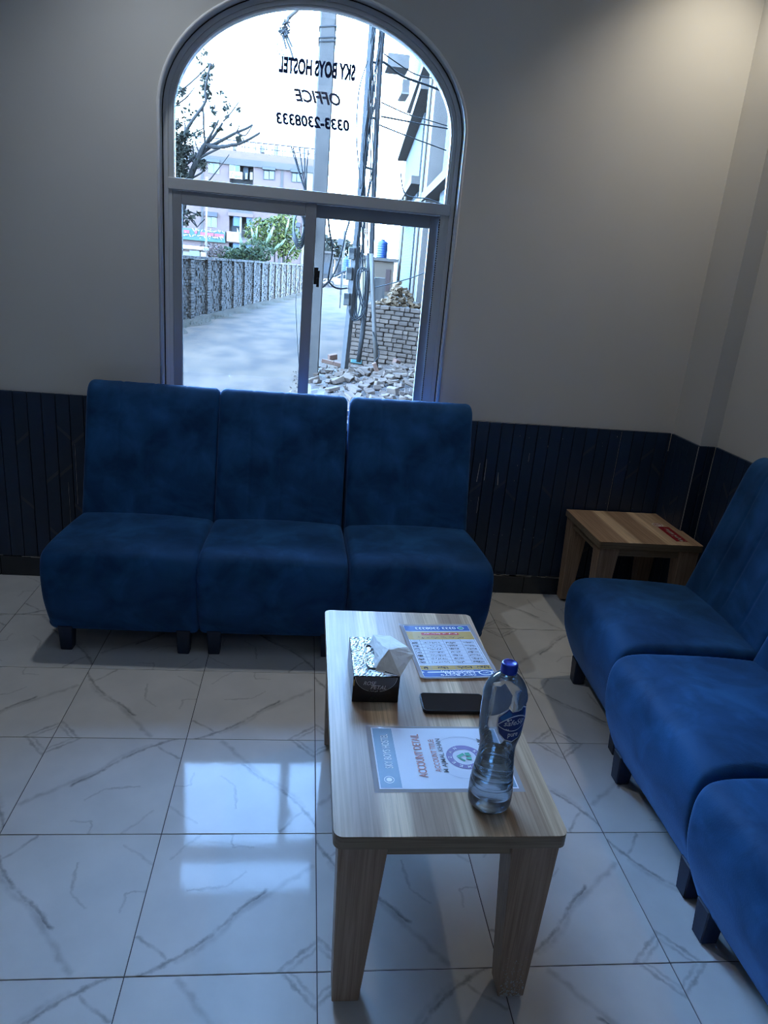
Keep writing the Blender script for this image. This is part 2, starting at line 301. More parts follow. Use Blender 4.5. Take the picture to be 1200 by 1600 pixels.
# ------------------------------------------------------------------ geometry helpers
base = {}
class MB:
    def __init__(s): s.v = []; s.f = []
    def add(s, v, f):
        k = len(s.v); s.v += [V(a) for a in v]; s.f += [[i+k for i in g] for g in f]; return s
    def box(s, x0, x1, y0, y1, z0, z1, T=None, jit=0):
        v = [V((x, y, z)) for z in (z0, z1) for y in (y0, y1) for x in (x0, x1)]
        if jit: v = [a+V([R.uniform(-jit, jit) for _ in range(3)]) for a in v]
        if T is not None: v = [T @ a for a in v]
        return s.add(v, [(0, 2, 3, 1), (4, 5, 7, 6), (0, 1, 5, 4), (2, 6, 7, 3), (0, 4, 6, 2), (1, 3, 7, 5)])
    def tube(s, pts, r, n=6, cap=True, r1=None):
        pts = [V(p) for p in pts]; k = len(s.v); m = len(pts)
        prev = None
        for i, p in enumerate(pts):
            t = (pts[min(i+1, m-1)]-pts[max(i-1, 0)]).normalized()
            a = V((0, 0, 1)) if abs(t.z) < .9 else V((1, 0, 0))
            if prev is not None: a = prev
            x = (a - t*a.dot(t)).normalized(); y = t.cross(x); prev = x
            rr = r if r1 is None else r+(r1-r)*i/(m-1)
            for j in range(n):
                an = 2*PI*j/n; s.v.append(p + x*rr*math.cos(an) + y*rr*math.sin(an))
        for i in range(m-1):
            for j in range(n):
                s.f.append([k+i*n+j, k+i*n+(j+1) % n, k+(i+1)*n+(j+1) % n, k+(i+1)*n+j])
        if cap: s.f.append([k+j for j in range(n)][::-1]); s.f.append([k+(m-1)*n+j for j in range(n)])
        return s
    def lathe(s, prof, n=32, c=(0, 0), cap0=True, cap1=True, mod=None):
        k = len(s.v); m = len(prof)
        for i, (r, z) in enumerate(prof):
            for j in range(n):
                a = 2*PI*j/n; rr = r if mod is None else mod(r, z, a)
                s.v.append(V((c[0]+rr*math.cos(a), c[1]+rr*math.sin(a), z)))
        for i in range(m-1):
            for j in range(n):
                s.f.append([k+i*n+j, k+i*n+(j+1) % n, k+(i+1)*n+(j+1) % n, k+(i+1)*n+j])
        if cap0: s.f.append([k+j for j in range(n)][::-1])
        if cap1: s.f.append([k+(m-1)*n+j for j in range(n)])
        return s
    def prism(s, poly, ext):  # poly list of Vector, ext Vector
        n = len(poly); poly = [V(p) for p in poly]; e = V(ext)
        return s.add(poly+[p+e for p in poly], [list(range(n))[::-1], list(range(n, 2*n))] + [(i, (i+1) % n, n+(i+1) % n, n+i) for i in range(n)])
    def quad(s, a, b, c, d): return s.add([a, b, c, d], [(0, 1, 2, 3)])
    def build(s, name, m, parent=None, smooth=False, bevel=0, off=None, segs=2, fix=True):
        me = bpy.data.meshes.new(name)
        if off is None:
            if parent is not None: off = base[parent]
            else:
                xs = [v.x for v in s.v]; ys = [v.y for v in s.v]; zs = [v.z for v in s.v]
                off = V(((min(xs)+max(xs))/2, (min(ys)+max(ys))/2, min(zs)))
        me.from_pydata([v-off for v in s.v], [], s.f); me.materials.append(m)
        if fix:
            import bmesh
            bm = bmesh.new(); bm.from_mesh(me); bmesh.ops.recalc_face_normals(bm, faces=bm.faces); bm.to_mesh(me); bm.free()
        me.update()
        if smooth:
            for p in me.polygons: p.use_smooth = True
        o = bpy.data.objects.new(name, me); scn.collection.objects.link(o)
        if parent is None: o.location = off
        else: o.parent = parent
        base[o] = off
        if bevel:
            bv = o.modifiers.new('bevel', 'BEVEL'); bv.width = bevel; bv.segments = segs; bv.limit_method = 'ANGLE'; bv.angle_limit = .6
            bv.harden_normals = False
        return o
def tag(o, label=None, cat=None, group=None, kind=None):
    if label: o['label'] = label
    if cat: o['category'] = cat
    if group: o['group'] = group
    if kind: o['kind'] = kind
    return o
def empty(name, loc, label=None, cat=None, group=None, kind=None):
    o = bpy.data.objects.new(name, None); o.empty_display_size = .1; scn.collection.objects.link(o); o.location = loc; base[o] = V(loc)
    return tag(o, label, cat, group, kind)
def copy_tree(o, parent=None):
    c = o.copy(); scn.collection.objects.link(c)
    if parent is not None: c.parent = parent
    base[c] = base.get(o, V((0, 0, 0)))
    for ch in list(kids(o)): copy_tree(ch, c)
    return c
def kids(o): return [x for x in scn.collection.objects if x.parent == o]
def catmull(p, n=5):
    o = []
    for i in range(len(p)-1):
        a, b_, c, d = p[max(i-1, 0)], p[i], p[i+1], p[min(i+2, len(p)-1)]
        for k in range(n):
            t = k/n
            o.append(tuple(.5*((2*b_[j])+(-a[j]+c[j])*t+(2*a[j]-5*b_[j]+4*c[j]-d[j])*t*t+(-a[j]+3*b_[j]-3*c[j]+d[j])*t**3) for j in range(len(b_))))
    o.append(tuple(p[-1])); return o
def text_mb(body, fmap, bold=0.0, shear=0.0, res=3, depth=0.0):
    cu = bpy.data.curves.new('t', 'FONT'); cu.body = body; cu.offset = bold; cu.shear = shear; cu.resolution_u = res; cu.extrude = 0
    cu.align_x = 'CENTER'
    o = bpy.data.objects.new('t', cu); scn.collection.objects.link(o)
    dg = bpy.context.evaluated_depsgraph_get(); me = bpy.data.meshes.new_from_object(o.evaluated_get(dg))
    vs = [v.co.copy() for v in me.vertices]; fs = [list(p.vertices) for p in me.polygons]
    bpy.data.objects.remove(o); bpy.data.curves.remove(cu); bpy.data.meshes.remove(me)
    x0 = min(v.x for v in vs); x1 = max(v.x for v in vs); y0 = min(v.y for v in vs); y1 = max(v.y for v in vs)
    mb = MB(); mb.v = [fmap((v.x-x0)/(x1-x0), (v.y-y0)/(y1-y0)) for v in vs]; mb.f = fs
    return mb
def plane_map(o, r, u):
    o = V(o); r = V(r); u = V(u); return lambda a, b_: o+r*a+u*b_
def lettering(name, body, o, r, u, m, parent, **k):
    ob = text_mb(body, plane_map(o, r, u), **k).build(name, m, parent, fix=False); return ob

# ================================================================== room
YW = 3.145; XR = 1.778; XL = -2.9; YF = -3.0; ZC = 2.95
WT = .25
CX, AO, BO, ZS, ZB = -.008, .590, .450, 1.945, .750
G0X, G0Y, T = .0858, 1.5542, .4
fl = MB().box(XL, XR, YF, YW, -.03, -.002).build('floor', M_grout); tag(fl, kind='structure')
tm = None
for i in range(-8, 5):
    for j in range(-12, 5):
        x0 = G0X+i*T; y0 = G0Y+j*T; x1 = x0+T; y1 = y0+T
        if y0 > YW-.02 or x0 > XR-.02 or x1 < XL or y1 < YF: continue
        if i % 2 == 1 and j % 2 == 1: rot = 0
        elif i % 2 == 0 and j % 2 == 1: rot = -PI/2
        elif i % 2 == 0 and j % 2 == 0: rot = PI
        else: rot = PI/2
        full = x0 >= XL and x1 <= XR and y0 >= YF and y1 <= YW
        c = V(((x0+x1)/2, (y0+y1)/2, 0)); h = T/2-.0011
        if full:
            if tm is None:
                o = MB().box(-h, h, -h, h, -.008, 0).build('tile', M_tile, fl, bevel=.0008, segs=1, off=V((0, 0, 0))); tm = o.data
            else:
                o = bpy.data.objects.new('tile', tm); scn.collection.objects.link(o); o.parent = fl
                bv = o.modifiers.new('bevel', 'BEVEL'); bv.width = .0008; bv.segments = 1
        else:
            Rm = Matrix.Rotation(-rot, 4, 'Z')
            xa, xb, ya, yb = max(x0, XL)+.001, min(x1, XR)-.001, max(y0, YF)+.001, min(y1, YW)-.001
            mb = MB().box(xa, xb, ya, yb, -.008, 0); mb.v = [Rm @ (v-c) for v in mb.v]
            o = mb.build('tile', M_tile, fl, off=V((0, 0, 0)))
        o.location = c - base[fl]; o.rotation_euler = (0, 0, rot)
# back wall with the arched opening
def arch(a, bb, z0, n=40):   # from right spring over the top to left spring
    return [(CX+a*math.cos(PI*k/n), z0+bb*math.sin(PI*k/n)) for k in range(n+1)]
wb = MB(); A = arch(AO, BO, ZS)
for Y, fl_ in ((YW, 1), (YW+WT, -1)):
    def q(*p):
        wb.add([V((x, Y, z)) for x, z in p], [tuple(range(len(p)))])
    q((XL, 0), (CX-AO, 0), (CX-AO, ZC), (XL, ZC)); q((CX+AO, 0), (XR+.3, 0), (XR+.3, ZC), (CX+AO, ZC)); q((CX-AO, 0), (CX+AO, 0), (CX+AO, ZB), (CX-AO, ZB))
    for k in range(len(A)-1): q(A[k], (A[k][0], ZC), (A[k+1][0], ZC), A[k+1])
wall_back = wb.build('wall_back', M_wall, fix=False); tag(wall_back, kind='structure')
rv = MB(); path = [(CX+AO, ZB)]+A+[(CX-AO, ZB)]
for k in range(len(path)-1):
    a, c = path[k], path[k+1]
    rv.quad((a[0], YW, a[1]), (c[0], YW, c[1]), (c[0], YW+WT, c[1]), (a[0], YW+WT, a[1]))
rv.quad((CX-AO, YW, ZB), (CX+AO, YW, ZB), (CX+AO, YW+WT, ZB), (CX-AO, YW+WT, ZB))
rv.build('window_reveal', M_reveal, wall_back, smooth=False, fix=False)
# rounded plaster bead round the opening
bd = MB(); bd.tube([V((x+(-.004 if x < CX else .004), YW+.002, z)) for x, z in path], .007, n=8)
bd.build('plaster_bead', M_reveal, wall_back, smooth=True)
def slab(name, *a, m=M_wall): return tag(MB().box(*a).build(name, m), kind='structure')
slab('wall_right', XR, XR+.2, YF, YW, 0, ZC); slab('wall_left', XL-.2, XL, YF, YW+WT, 0, ZC)
slab('wall_front', XL, XR, YF-.2, YF, 0, ZC); slab('ceiling', XL-.2, XR+.3, YF-.2, YW+WT, ZC, ZC+.15, m=M_ceil)
PX, PY = 1.700, 2.895
pil = slab('trim_1', PX, XR, PY, YW, 0, ZC)
# skirting
def skirting(name, segs_, joints):
    root = empty(name, (segs_[0][0], segs_[0][2], 0), kind='structure')
    for (x0, x1, y0, y1) in segs_: MB().box(x0, x1, y0, y1, 0, .092).build('skirting_tile', M_skirt, root, bevel=.002, segs=1)
    return root
xs = [XL, -2.50, -2.10, -1.70, -1.31, -.91, -.51, -.11, .29, .69, 1.097, 1.497, PX-.012]
skirting('baseboard_back', [(xs[i]+.0008, xs[i+1]-.0008, YW-.018, YW) for i in range(len(xs)-1)], 0)
ys = [PY-.014, 2.5, 2.1, 1.7, 1.3, .9, .5, .1, -.3, -.7]
skirting('baseboard_right', [(PX-.018, PX, PY, YW-.018), (PX-.018, XR-.014, PY-.014, PY)]+[(XR-.014, XR, ys[i+1]+.0008, ys[i]-.0008) for i in range(len(ys)-1)], 0)
# navy slatted dado
PT = .0565; DT = .012
def dado_slat(root, p0, p1, nrm, z1, k):
    p0 = V(p0); p1 = V(p1); n = V(nrm)
    d = (p1-p0).normalized(); g = .0013; a = p0+d*g; c = p1-d*g
    poly = [a, c, c+n*DT, a+n*DT]
    mb = MB().prism([V((p.x, p.y, .094)) for p in poly], (0, 0, z1-.094)); mb.build('slat', M_dado, root, bevel=.0012, segs=1)
    if R.random() < .75:
        z = R.uniform(.12, z1-.12)
        for _ in range(2):
            sgn = 1 if (k+_) % 2 else -1
            wv = .011; q0 = a+n*(DT+.0004); q1 = c+n*(DT+.0004); h = .05*sgn
            if z+abs(h)+.03 > z1 or z < .12: break
            DG[0].quad(V((q0.x, q0.y, z)), V((q1.x, q1.y, z+h)), V((q1.x, q1.y, z+h+wv*1.5)), V((q0.x, q0.y, z+wv*1.5)))
            z += R.uniform(.17, .35)
DG = [MB()]
dado = empty('trim_2', (0, YW, .09), kind='structure')
MB().box(XL, PX, YW-.003, YW-.0005, .093, .745).build('backing_strip', M_dgroove, dado)
x = XL; k = 0
while x < PX-DT-.001:
    x1 = min(x+PT, PX-DT)
    inw = (x+x1)/2 > CX-AO-.005 and (x+x1)/2 < CX+AO+.005
    dado_slat(dado, (x, YW-.003, 0), (x1, YW-.003, 0), (0, -1, 0), .735 if inw else .832, k); x = x1; k += 1
DG[0].build('diagonal_inlay', M_dband, dado, fix=False)['kind'] = 'stuff'
DG = [MB()]
dado2 = empty('trim_3', (XR, 1.0, .09), kind='structure')
y = YW-DT-.003; 
while y > PY+.001:
    y1 = max(y-PT, PY); dado_slat(dado2, (PX, y, 0), (PX, y1, 0), (-1, 0, 0), .832, k); y = y1; k += 1
x = PX-DT
while x < XR-DT-.001:
    x1 = min(x+.045, XR-DT); dado_slat(dado2, (x, PY, 0), (x1, PY, 0), (0, -1, 0), .832, k); x = x1; k += 1
y = PY-DT
while y > -.6:
    y1 = y-PT; dado_slat(dado2, (XR, y, 0), (XR, y1, 0), (-1, 0, 0), .832, k); y = y1; k += 1
DG[0].build('diagonal_inlay', M_dband, dado2, fix=False)['kind'] = 'stuff'
# pale worn lines: panel joints, top of skirting, chips
sc_ = MB()
def scratch(x, z0, z1, Y=YW-DT-.0038, wd=.0018, dx=0): sc_.quad(V((x, Y, z0)), V((x+wd, Y, z0)), V((x+wd*.7+dx, Y, z1)), V((x+dx, Y, z1)))
p_ = at(970, 680, YW-DT); scratch(p_.x, .30, .825, wd=.0016); scratch(-.985+.02, .35, .62, wd=.0014); scratch(.80, .55, .64, wd=.004, dx=.006); scratch(.835, .56, .66, wd=.003); scratch(.90, .54, .60, wd=.005, dx=-.004)
scratch(.82, .40, .48, wd=.002); scratch(1.03, .66, .70, wd=.002); scratch(-1.0, .1, .45, wd=.0012)
for q_ in range(60):
    xx = R.uniform(-1.5, 1.25); 
    if -.95 < xx < .75: xx = .75+R.random()*.5
    ln = R.uniform(.02, .09); zz = R.uniform(.093, .101)
    sc_.quad(V((xx, YW-DT-.0188, zz)), V((xx+ln, YW-DT-.0188, zz)), V((xx+ln, YW-DT-.0188, zz+.0025)), V((xx, YW-DT-.0188, zz+.0025)))
for q_ in range(40):
    xx = R.uniform(.74, 1.68); zz = R.uniform(.15, .8); s_ = R.uniform(.001, .003)
    sc_.quad(V((xx, YW-DT-.004, zz)), V((xx+s_, YW-DT-.004, zz)), V((xx+s_, YW-DT-.004, zz+s_*2)), V((xx, YW-DT-.004, zz+s_*2)))
sc_.build('worn_scratches', M_scuff, dado, fix=False)['kind'] = 'stuff'
s2 = MB()
s2.box(PX-DT-.0012, PX-DT+.002, PY-.0135, PY-.0115, .30, .83); s2.box(XR-DT-.003, XR-DT-.0005, PY-DT-.0016, PY-DT+.001, .30, .79)
s2.quad((XR-.0125, 2.62, .5), (XR-.0125, 2.617, .5), (XR-.0125, 2.613, .80), (XR-.0125, 2.616, .80))
s2.build('worn_scratches', M_scuff, dado2)['kind'] = 'stuff'
# ================================================================== window
YFm = 3.200
win = empty('window_1', (CX, YFm, ZB), kind='structure')
def ring(mb, ao, bo, ai, bi, y0, y1, zb, n=40):
    o = [(CX+ao, zb)]+arch(ao, bo, ZS, n)+[(CX-ao, zb)]; i_ = [(CX+ai, zb)]+arch(ai, bi, ZS, n)+[(CX-ai, zb)]
    m = len(o)
    for k in range(m-1):
        for Y in (y0, y1): mb.quad(V((o[k][0], Y, o[k][1])), V((o[k+1][0], Y, o[k+1][1])), V((i_[k+1][0], Y, i_[k+1][1])), V((i_[k][0], Y, i_[k][1])))
        for P in (o, i_): mb.quad(V((P[k][0], y0, P[k][1])), V((P[k+1][0], y0, P[k+1][1])), V((P[k+1][0], y1, P[k+1][1])), V((P[k][0], y1, P[k][1])))
f_ = MB(); ring(f_, AO-.001, BO-.001, AO-.022, BO-.022, YFm, YFm+.08, .785)
f_.box(CX-AO+.02, CX+AO-.02, YFm, YFm+.08, .785, .800)
f_.build('frame', M_alu, win, fix=False)
f_ = MB(); ring(f_, AO-.0008, BO-.0008, AO-.004, BO-.004, YFm-.003, YFm+.002, .785); f_.build('black_seal', M_rub, win, fix=False)
f_ = MB(); ring(f_, AO-.0215, BO-.0215, AO-.037, BO-.037, YFm+.008, YFm+.08, 1.69); f_.build('arch_bead', M_alu, win, fix=False)
f_ = MB(); ring(f_, AO-.0365, BO-.0365, AO-.043, BO-.043, YFm+.018, YFm+.05, 1.712); f_.build('glazing_gasket', M_reveal, win, fix=False)
MB().box(CX-AO+.02, CX+AO-.02, YFm-.004, YFm+.08, 1.668, 1.712).build('transom', M_alu, win, bevel=.003)
MB().box(CX-AO+.021, CX-AO+.036, YFm+.004, YFm+.08, .80, 1.668).build('track', M_alu, win)
tr_ = MB().box(CX+AO-.036, CX+AO-.021, YFm+.004, YFm+.08, .80, 1.668); tr_.box(CX+AO-.058, CX+AO-.036, YFm+.002, YFm+.03, .80, 1.668); tr_.build('track', M_alu, win)
br_ = MB()
for q_ in range(90): br_.box(CX+AO-.0615, CX+AO-.058, YFm+.0015, YFm+.006, .81+q_*.0094, .81+q_*.0094+.006)
br_.build('weather_brush', M_black, win)['kind'] = 'stuff'
def sash(x0, x1, y0, l, r, handle):
    s = MB(); z0, z1 = .800, 1.666; y1 = y0+.028
    s.box(x0, x0+l, y0, y1, z0, z1); s.box(x1-r, x1, y0, y1, z0, z1); s.box(x0+l, x1-r, y0, y1, z1-.050, z1); s.box(x0+l, x1-r, y0, y1, z0, z0+.020)
    so = s.build('sash', M_sash, win, bevel=.002, segs=1)
    MB().box(x0+l-.004, x1-r+.004, y0+.011, y0+.016, z0+.016, z1-.046).build('pane', M_pane, so)
    return so
s1 = sash(CX-AO+.036, .013, YFm+.004, .036, .045, True)
s2_ = sash(-.031, CX+AO-.052, YFm+.036, .040, .042, False)
MB().prism([V((x_, YFm+.03, z_)) for x_, z_ in [(CX+.548*math.cos(PI*k/48), ZS+.408*math.sin(PI*k/48)) for k in range(49)]+[(CX-.548, 1.708), (CX+.548, 1.708)]], (0, .005, 0)).build('pane', M_pane, win)
c_ = at(494, 431, YFm)
lk = MB().box(c_.x-.010, c_.x+.008, YFm-.014, YFm+.006, c_.z-.034, c_.z+.034); lk.box(c_.x-.003, c_.x+.014, YFm-.024, YFm-.008, c_.z-.008, c_.z+.022); lk.box(c_.x+.001, c_.x+.013, YFm-.026, YFm-.012, c_.z-.044, c_.z-.008)
lk.build('latch', M_black, win, bevel=.002)
# mirrored lettering on the arch pane (reads from the street)
def winx(xl, xr, zb, zt, body, **k):
    # starts at the right, runs left
    lettering('lettering', body, (xr, YFm+.0355, zb), (xl-xr, 0, 0), (0, 0, zt-zb), M_inknavy, win, **k)
YG = YFm+.035
def wl(tl, tr, bl, brr, body, **k):   # four measured corners of a line of lettering
    a = at(*tr, YG); b2 = at(*tl, YG); c2 = at(*brr, YG); d2 = at(*bl, YG)
    zt = (a.z+b2.z)/2; zb = (c2.z+d2.z)/2
    winx(min(b2.x, d2.x), max(a.x, c2.x), zb, zt, body, **k)
g_ = lambda a, b_: (240+a/2.4, b_/2.4)
wl(g_(470, 215), g_(757, 235), g_(472, 272), g_(755, 305), 'SKY BOYS HOSTEL', bold=.045)
wl(g_(525, 332), g_(702, 350), g_(527, 380), g_(700, 398), 'OFFICE', bold=.03, shear=.35)
wl(g_(460, 418), g_(733, 452), g_(462, 463), g_(733, 495), '0333-2308333', bold=.035, shear=.15)
sill = MB().box(CX-AO-.004, CX+AO+.004, YW-.016, YFm+.002, .752, .785).build('trim_4', M_sill, bevel=.003); tag(sill, kind='structure')
MB().box(CX-AO-.15, CX+AO+.15, YW+WT, YW+WT+.49, 2.63, 2.72).build('sunshade', M_wall, wall_back)
MB().box(CX-AO-.03, CX+AO+.03, YFm+.08, YW+WT+.03, .70, .765).build('outer_sill', M_sill, wall_back)

# ================================================================== sofa units
def loft(outline, w0, w1, edge, groove=None, dome=0, n=34, flare=0):
    """outline: closed (y,z) loop; extruded in x from w0 to w1 with rounded ends"""
    cyy = sum(p[0] for p in outline)/len(outline); czz = sum(p[1] for p in outline)/len(outline)
    m = len(outline); nr = []
    for i in range(m):
        a, c = outline[i-1], outline[(i+1) % m]; t = V((c[0]-a[0], c[1]-a[1])); t.normalize()
        nn = V((t.y, -t.x)); 
        if nn.x*(outline[i][0]-cyy)+nn.y*(outline[i][1]-czz) < 0: nn = -nn
        nr.append(nn)
    st = []
    for k in range(7):
        an = PI/2*k/6; st.append((w0+edge*(1-math.sin(an)), edge*(1-math.cos(an))))
    st = [(w0+edge*(1-math.cos(PI/2*k/6)), edge*(1-math.sin(PI/2*k/6))) for k in range(7)]
    mid = [(w0+edge+(w1-w0-2*edge)*k/n, 0) for k in range(1, n)]
    st = st+mid+[(w1-(s[0]-w0), s[1]) for s in st[::-1]]
    mb = MB(); W = (w1-w0)/2; cx = (w0+w1)/2
    for x, ins in st:
        for i in range(m):
            y, z = outline[i]; d = -ins
            if groove: d += groove(x-cx, y, z)
            zz = z+nr[i].y*d; yy = y+nr[i].x*d; xx = x
            if dome and z > .38: zz += dome*(1-((x-cx)/W)**2)
            if flare: xx = cx+(x-cx)*(1+flare*(.6-yy)/.6)
            mb.v.append(V((xx, yy, zz)))
    ns = len(st)
    for s in range(ns-1):
        for i in range(m): mb.f.append([s*m+i, s*m+(i+1) % m, (s+1)*m+(i+1) % m, (s+1)*m+i])
    mb.f.append(list(range(m))); mb.f.append([(ns-1)*m+i for i in range(m)][::-1])
    return mb
def close(pts, n=4):
    P = catmull(list(pts)+[pts[0]], n); return P[:-1]
seat_out = close([(.065, .088), (.035, .15), (.008, .22), (-.003, .29), (-.002, .355), (.016, .397), (.055, .415), (.13, .420), (.30, .418), (.43, .410), (.50, .395), (.53, .33), (.54, .2), (.54, .095), (.50, .088), (.3, .088)])
back_out = close([(.430, .385), (.452, .46), (.492, .60), (.533, .75), (.556, .84), (.575, .890), (.603, .915), (.635, .915), (.662, .893), (.676, .84), (.672, .70), (.655, .50), (.635, .25), (.625, .10), (.60, .088), (.545, .10), (.50, .25)])
def seams(dx, y, z):
    if z < .44: return 0
    s = 0
    for c in (-.127, 0, .127):
        s -= .0028*math.exp(-((dx-c)/.005)**2)
    return s + .0014*(abs(math.cos(PI*dx/.127)) if z > .5 else 0)
proto = empty('sofa_chair', (0, 0, 0))
st_ = loft(seat_out, -.262, .262, .027, dome=.010, flare=.04)
st_.build('seat', M_velvet, proto, smooth=True)
loft(back_out, -.263, .263, .028, groove=seams, n=84).build('backrest', M_velvet, proto, smooth=True)
for sx in (-1, 1):
    for y0 in (.055, .545):
        m_ = MB(); x0 = sx*.213; t, bt_ = .026, .021
        m_.add([V((x0+a*t, y0+t+b_*t, .10)) for a, b_ in ((-1, -1), (1, -1), (1, 1), (-1, 1))]+[V((x0+a*bt_, y0+t+b_*bt_, 0)) for a, b_ in ((-1, -1), (1, -1), (1, 1), (-1, 1))], [(0, 1, 2, 3), (7, 6, 5, 4), (0, 4, 5, 1), (1, 5, 6, 2), (2, 6, 7, 3), (3, 7, 4, 0)])
        m_.build('leg', M_sleg, proto, bevel=.003, segs=1)
spots = [(-.622, 2.415, -1.5, 'blue velvet armless sofa chair under the window, left one of the row', 'row of blue chairs under the window'),
         (-.082, 2.412, 0, 'blue velvet armless sofa chair under the window, middle one of the row', 'row of blue chairs under the window'),
         (.470, 2.418, 1.5, 'blue velvet armless sofa chair under the window, right one of the row', 'row of blue chairs under the window'),
         (1.000, 2.128, -90-2.5, 'blue velvet armless sofa chair beside the square side table', 'row of blue chairs along the right wall'),
         (.945, 1.560, -90, 'blue velvet armless sofa chair along right wall, second from the side table', 'row of blue chairs along the right wall'),
         (.925, 1.005, -90+1, 'blue velvet armless sofa chair along right wall, nearest the coffee table front', 'row of blue chairs along the right wall')]
for i, (x, y, a, lab, gr) in enumerate(spots):
    o = proto if i == 0 else copy_tree(proto)
    o.location = (x, y, 0); o.rotation_euler = (0, 0, math.radians(a)); tag(o, lab, 'chair', gr)

# ================================================================== tables
def table(name, x0, x1, y0, y1, zt, th, top_m, label, legw, inset, apron, rad, edge_split):
    t = empty(name, ((x0+x1)/2, (y0+y1)/2, 0), label, 'table')
    # rounded rectangle top
    pts = []
    for cx_, cy_, a0 in ((x1-rad, y1-rad, 0), (x0+rad, y1-rad, 90), (x0+rad, y0+rad, 180), (x1-rad, y0+rad, 270)):
        for k in range(6): an = math.radians(a0+90*k/5); pts.append(V((cx_+rad*math.cos(an), cy_+rad*math.sin(an), 0)))
    # the laminate face; object origin at left edge so that the bands start there
    m1 = MB().prism([p+V((0, 0, zt-.0012)) for p in pts], (0, 0, .0012))
    o = m1.build('tabletop', top_m, t, off=V((x0, y0, 0))); o.location = V((x0, y0, 0))-base[t]
    MB().prism([p+V((0, 0, zt-th)) for p in pts], (0, 0, th-.0013)).build('edge_band', M_edge, t, bevel=.0015, segs=1)
    zl = zt-th
    ax0, ax1, ay0, ay1 = x0+inset, x1-inset, y0+inset, y1-inset
    a_ = .010
    for (p, q, r, s) in ((ax0+legw*.8, ax1-legw*.8, ay0+a_, ay0+a_+.016), (ax0+legw*.8, ax1-legw*.8, ay1-a_-.016, ay1-a_), (ax0+a_, ax0+a_+.016, ay0+legw*.8, ay1-legw*.8), (ax1-a_-.016, ax1-a_, ay0+legw*.8, ay1-legw*.8)):
        MB().box(p, q, r, s, zl-apron, zl-.0003).build('apron', M_edge, t)
    for sx, X, Y, sy in ((1, ax0, ay0, 1), (-1, ax1, ay0, 1), (1, ax0, ay1, -1), (-1, ax1, ay1, -1)):
        bw = legw*.58; tw = legw; zt2 = zl-.0004
        ox = .012*sx  # outer face leans in slightly
        T_ = [(X, Y), (X+sx*tw, Y), (X+sx*tw, Y+sy*tw*.80), (X, Y+sy*tw*.80)]
        B_ = [(X+ox, Y+sy*.006), (X+ox+sx*bw, Y+sy*.006), (X+ox+sx*bw, Y+sy*(.006+bw)), (X+ox, Y+sy*(.006+bw))]
        m_ = MB().add([V((a, b_, zt2)) for a, b_ in T_]+[V((a, b_, .011)) for a, b_ in B_], [(0, 1, 2, 3), (7, 6, 5, 4), (0, 4, 5, 1), (1, 5, 6, 2), (2, 6, 7, 3), (3, 7, 4, 0)])
        lg = m_.build('leg', M_leg, t, bevel=.0015, segs=1)
        MB().lathe([(.012, 0), (.013, .004), (.011, .0111)], 12, c=(X+ox+sx*bw*.5, Y+sy*(.006+bw*.5))).build('foot_glide', M_rub, lg)
        if name == 'coffee_table' and sx == -1 and sy == 1: worn = lg
    return t
ZT = .445
ct = table('coffee_table', .092, .540, 1.062, 1.985, ZT, .030, M_top, 'low oblong wooden coffee table with striped grain standing in the middle of the tiled floor', .095, .010, .030, .018, 0)
stb = table('side_table', 1.243, 1.700, 2.694, 3.118, ZT, .030, M_stop, 'small square wooden side table with striped top in the room corner', .088, .008, .036, .006, 0)
# scuffed paint at the foot of the right front leg
wn = MB()
for k in range(220):
    u = R.random(); z = .012+.11*(R.random()**2.2); x_ = .463+.050*u; s_ = R.uniform(.0006, .0032)*(1 if z < .06 else .6)
    yy = 1.078-(.006)*(z/.41)-.0012
    wn.quad(V((x_, yy, z)), V((x_+s_, yy, z+s_*.4)), V((x_+s_*.7, yy, z+s_*1.7)), V((x_-s_*.3, yy, z+s_)))
for lg in kids(ct):
    if lg.name.startswith('leg') : pass
wn.build('paint_scuff', M_scuff, ct, fix=False)['kind'] = 'stuff'
# red sticker and its white round emblem, on the side table
def sq(x, y): return atz(x, y, ZT)
e0 = sq(1018, 814); r0, r1, r2, r3 = sq(1027, 823), sq(1042, 822), sq(1072, 843), sq(1057, 846)
stk = empty('sticker', (r0.x, r2.y, ZT), 'red rectangular sticker with white script and round white emblem on side table', 'sticker')
ax_ = (1.665, 1.597)
sx0, sx1 = r0.x, r1.x; sy0, sy1 = r3.y, r0.y
sd = V((r3.x-r0.x, r3.y-r0.y, 0)); sw = V((r1.x-r0.x, 0, 0)); sO = V((r0.x, r0.y, ZT+.0002))
MB().prism([sO, sO+sw, sO+sw+sd, sO+sd], (0, 0, .0003)).build('sticker_band', M_sticker, stk)
ec = sO-sd*.14+sw*.25+V((0, 0, .0001))
MB().lathe([(.026, ZT+.0002), (.026, ZT+.0006)], 28, c=(ec.x, ec.y)).build('round_emblem', M_stickw, stk)
em = MB(); em.tube([ec+V((.019*math.cos(a*.5), .019*math.sin(a*.5), .0009)) for a in range(13)], .0009, n=4); em.tube([ec+V((-.014, 0, .0009)), ec+V((.014, 0, .0009))], .0012, n=4)
em.build('emblem_print', M_sticker, stk)
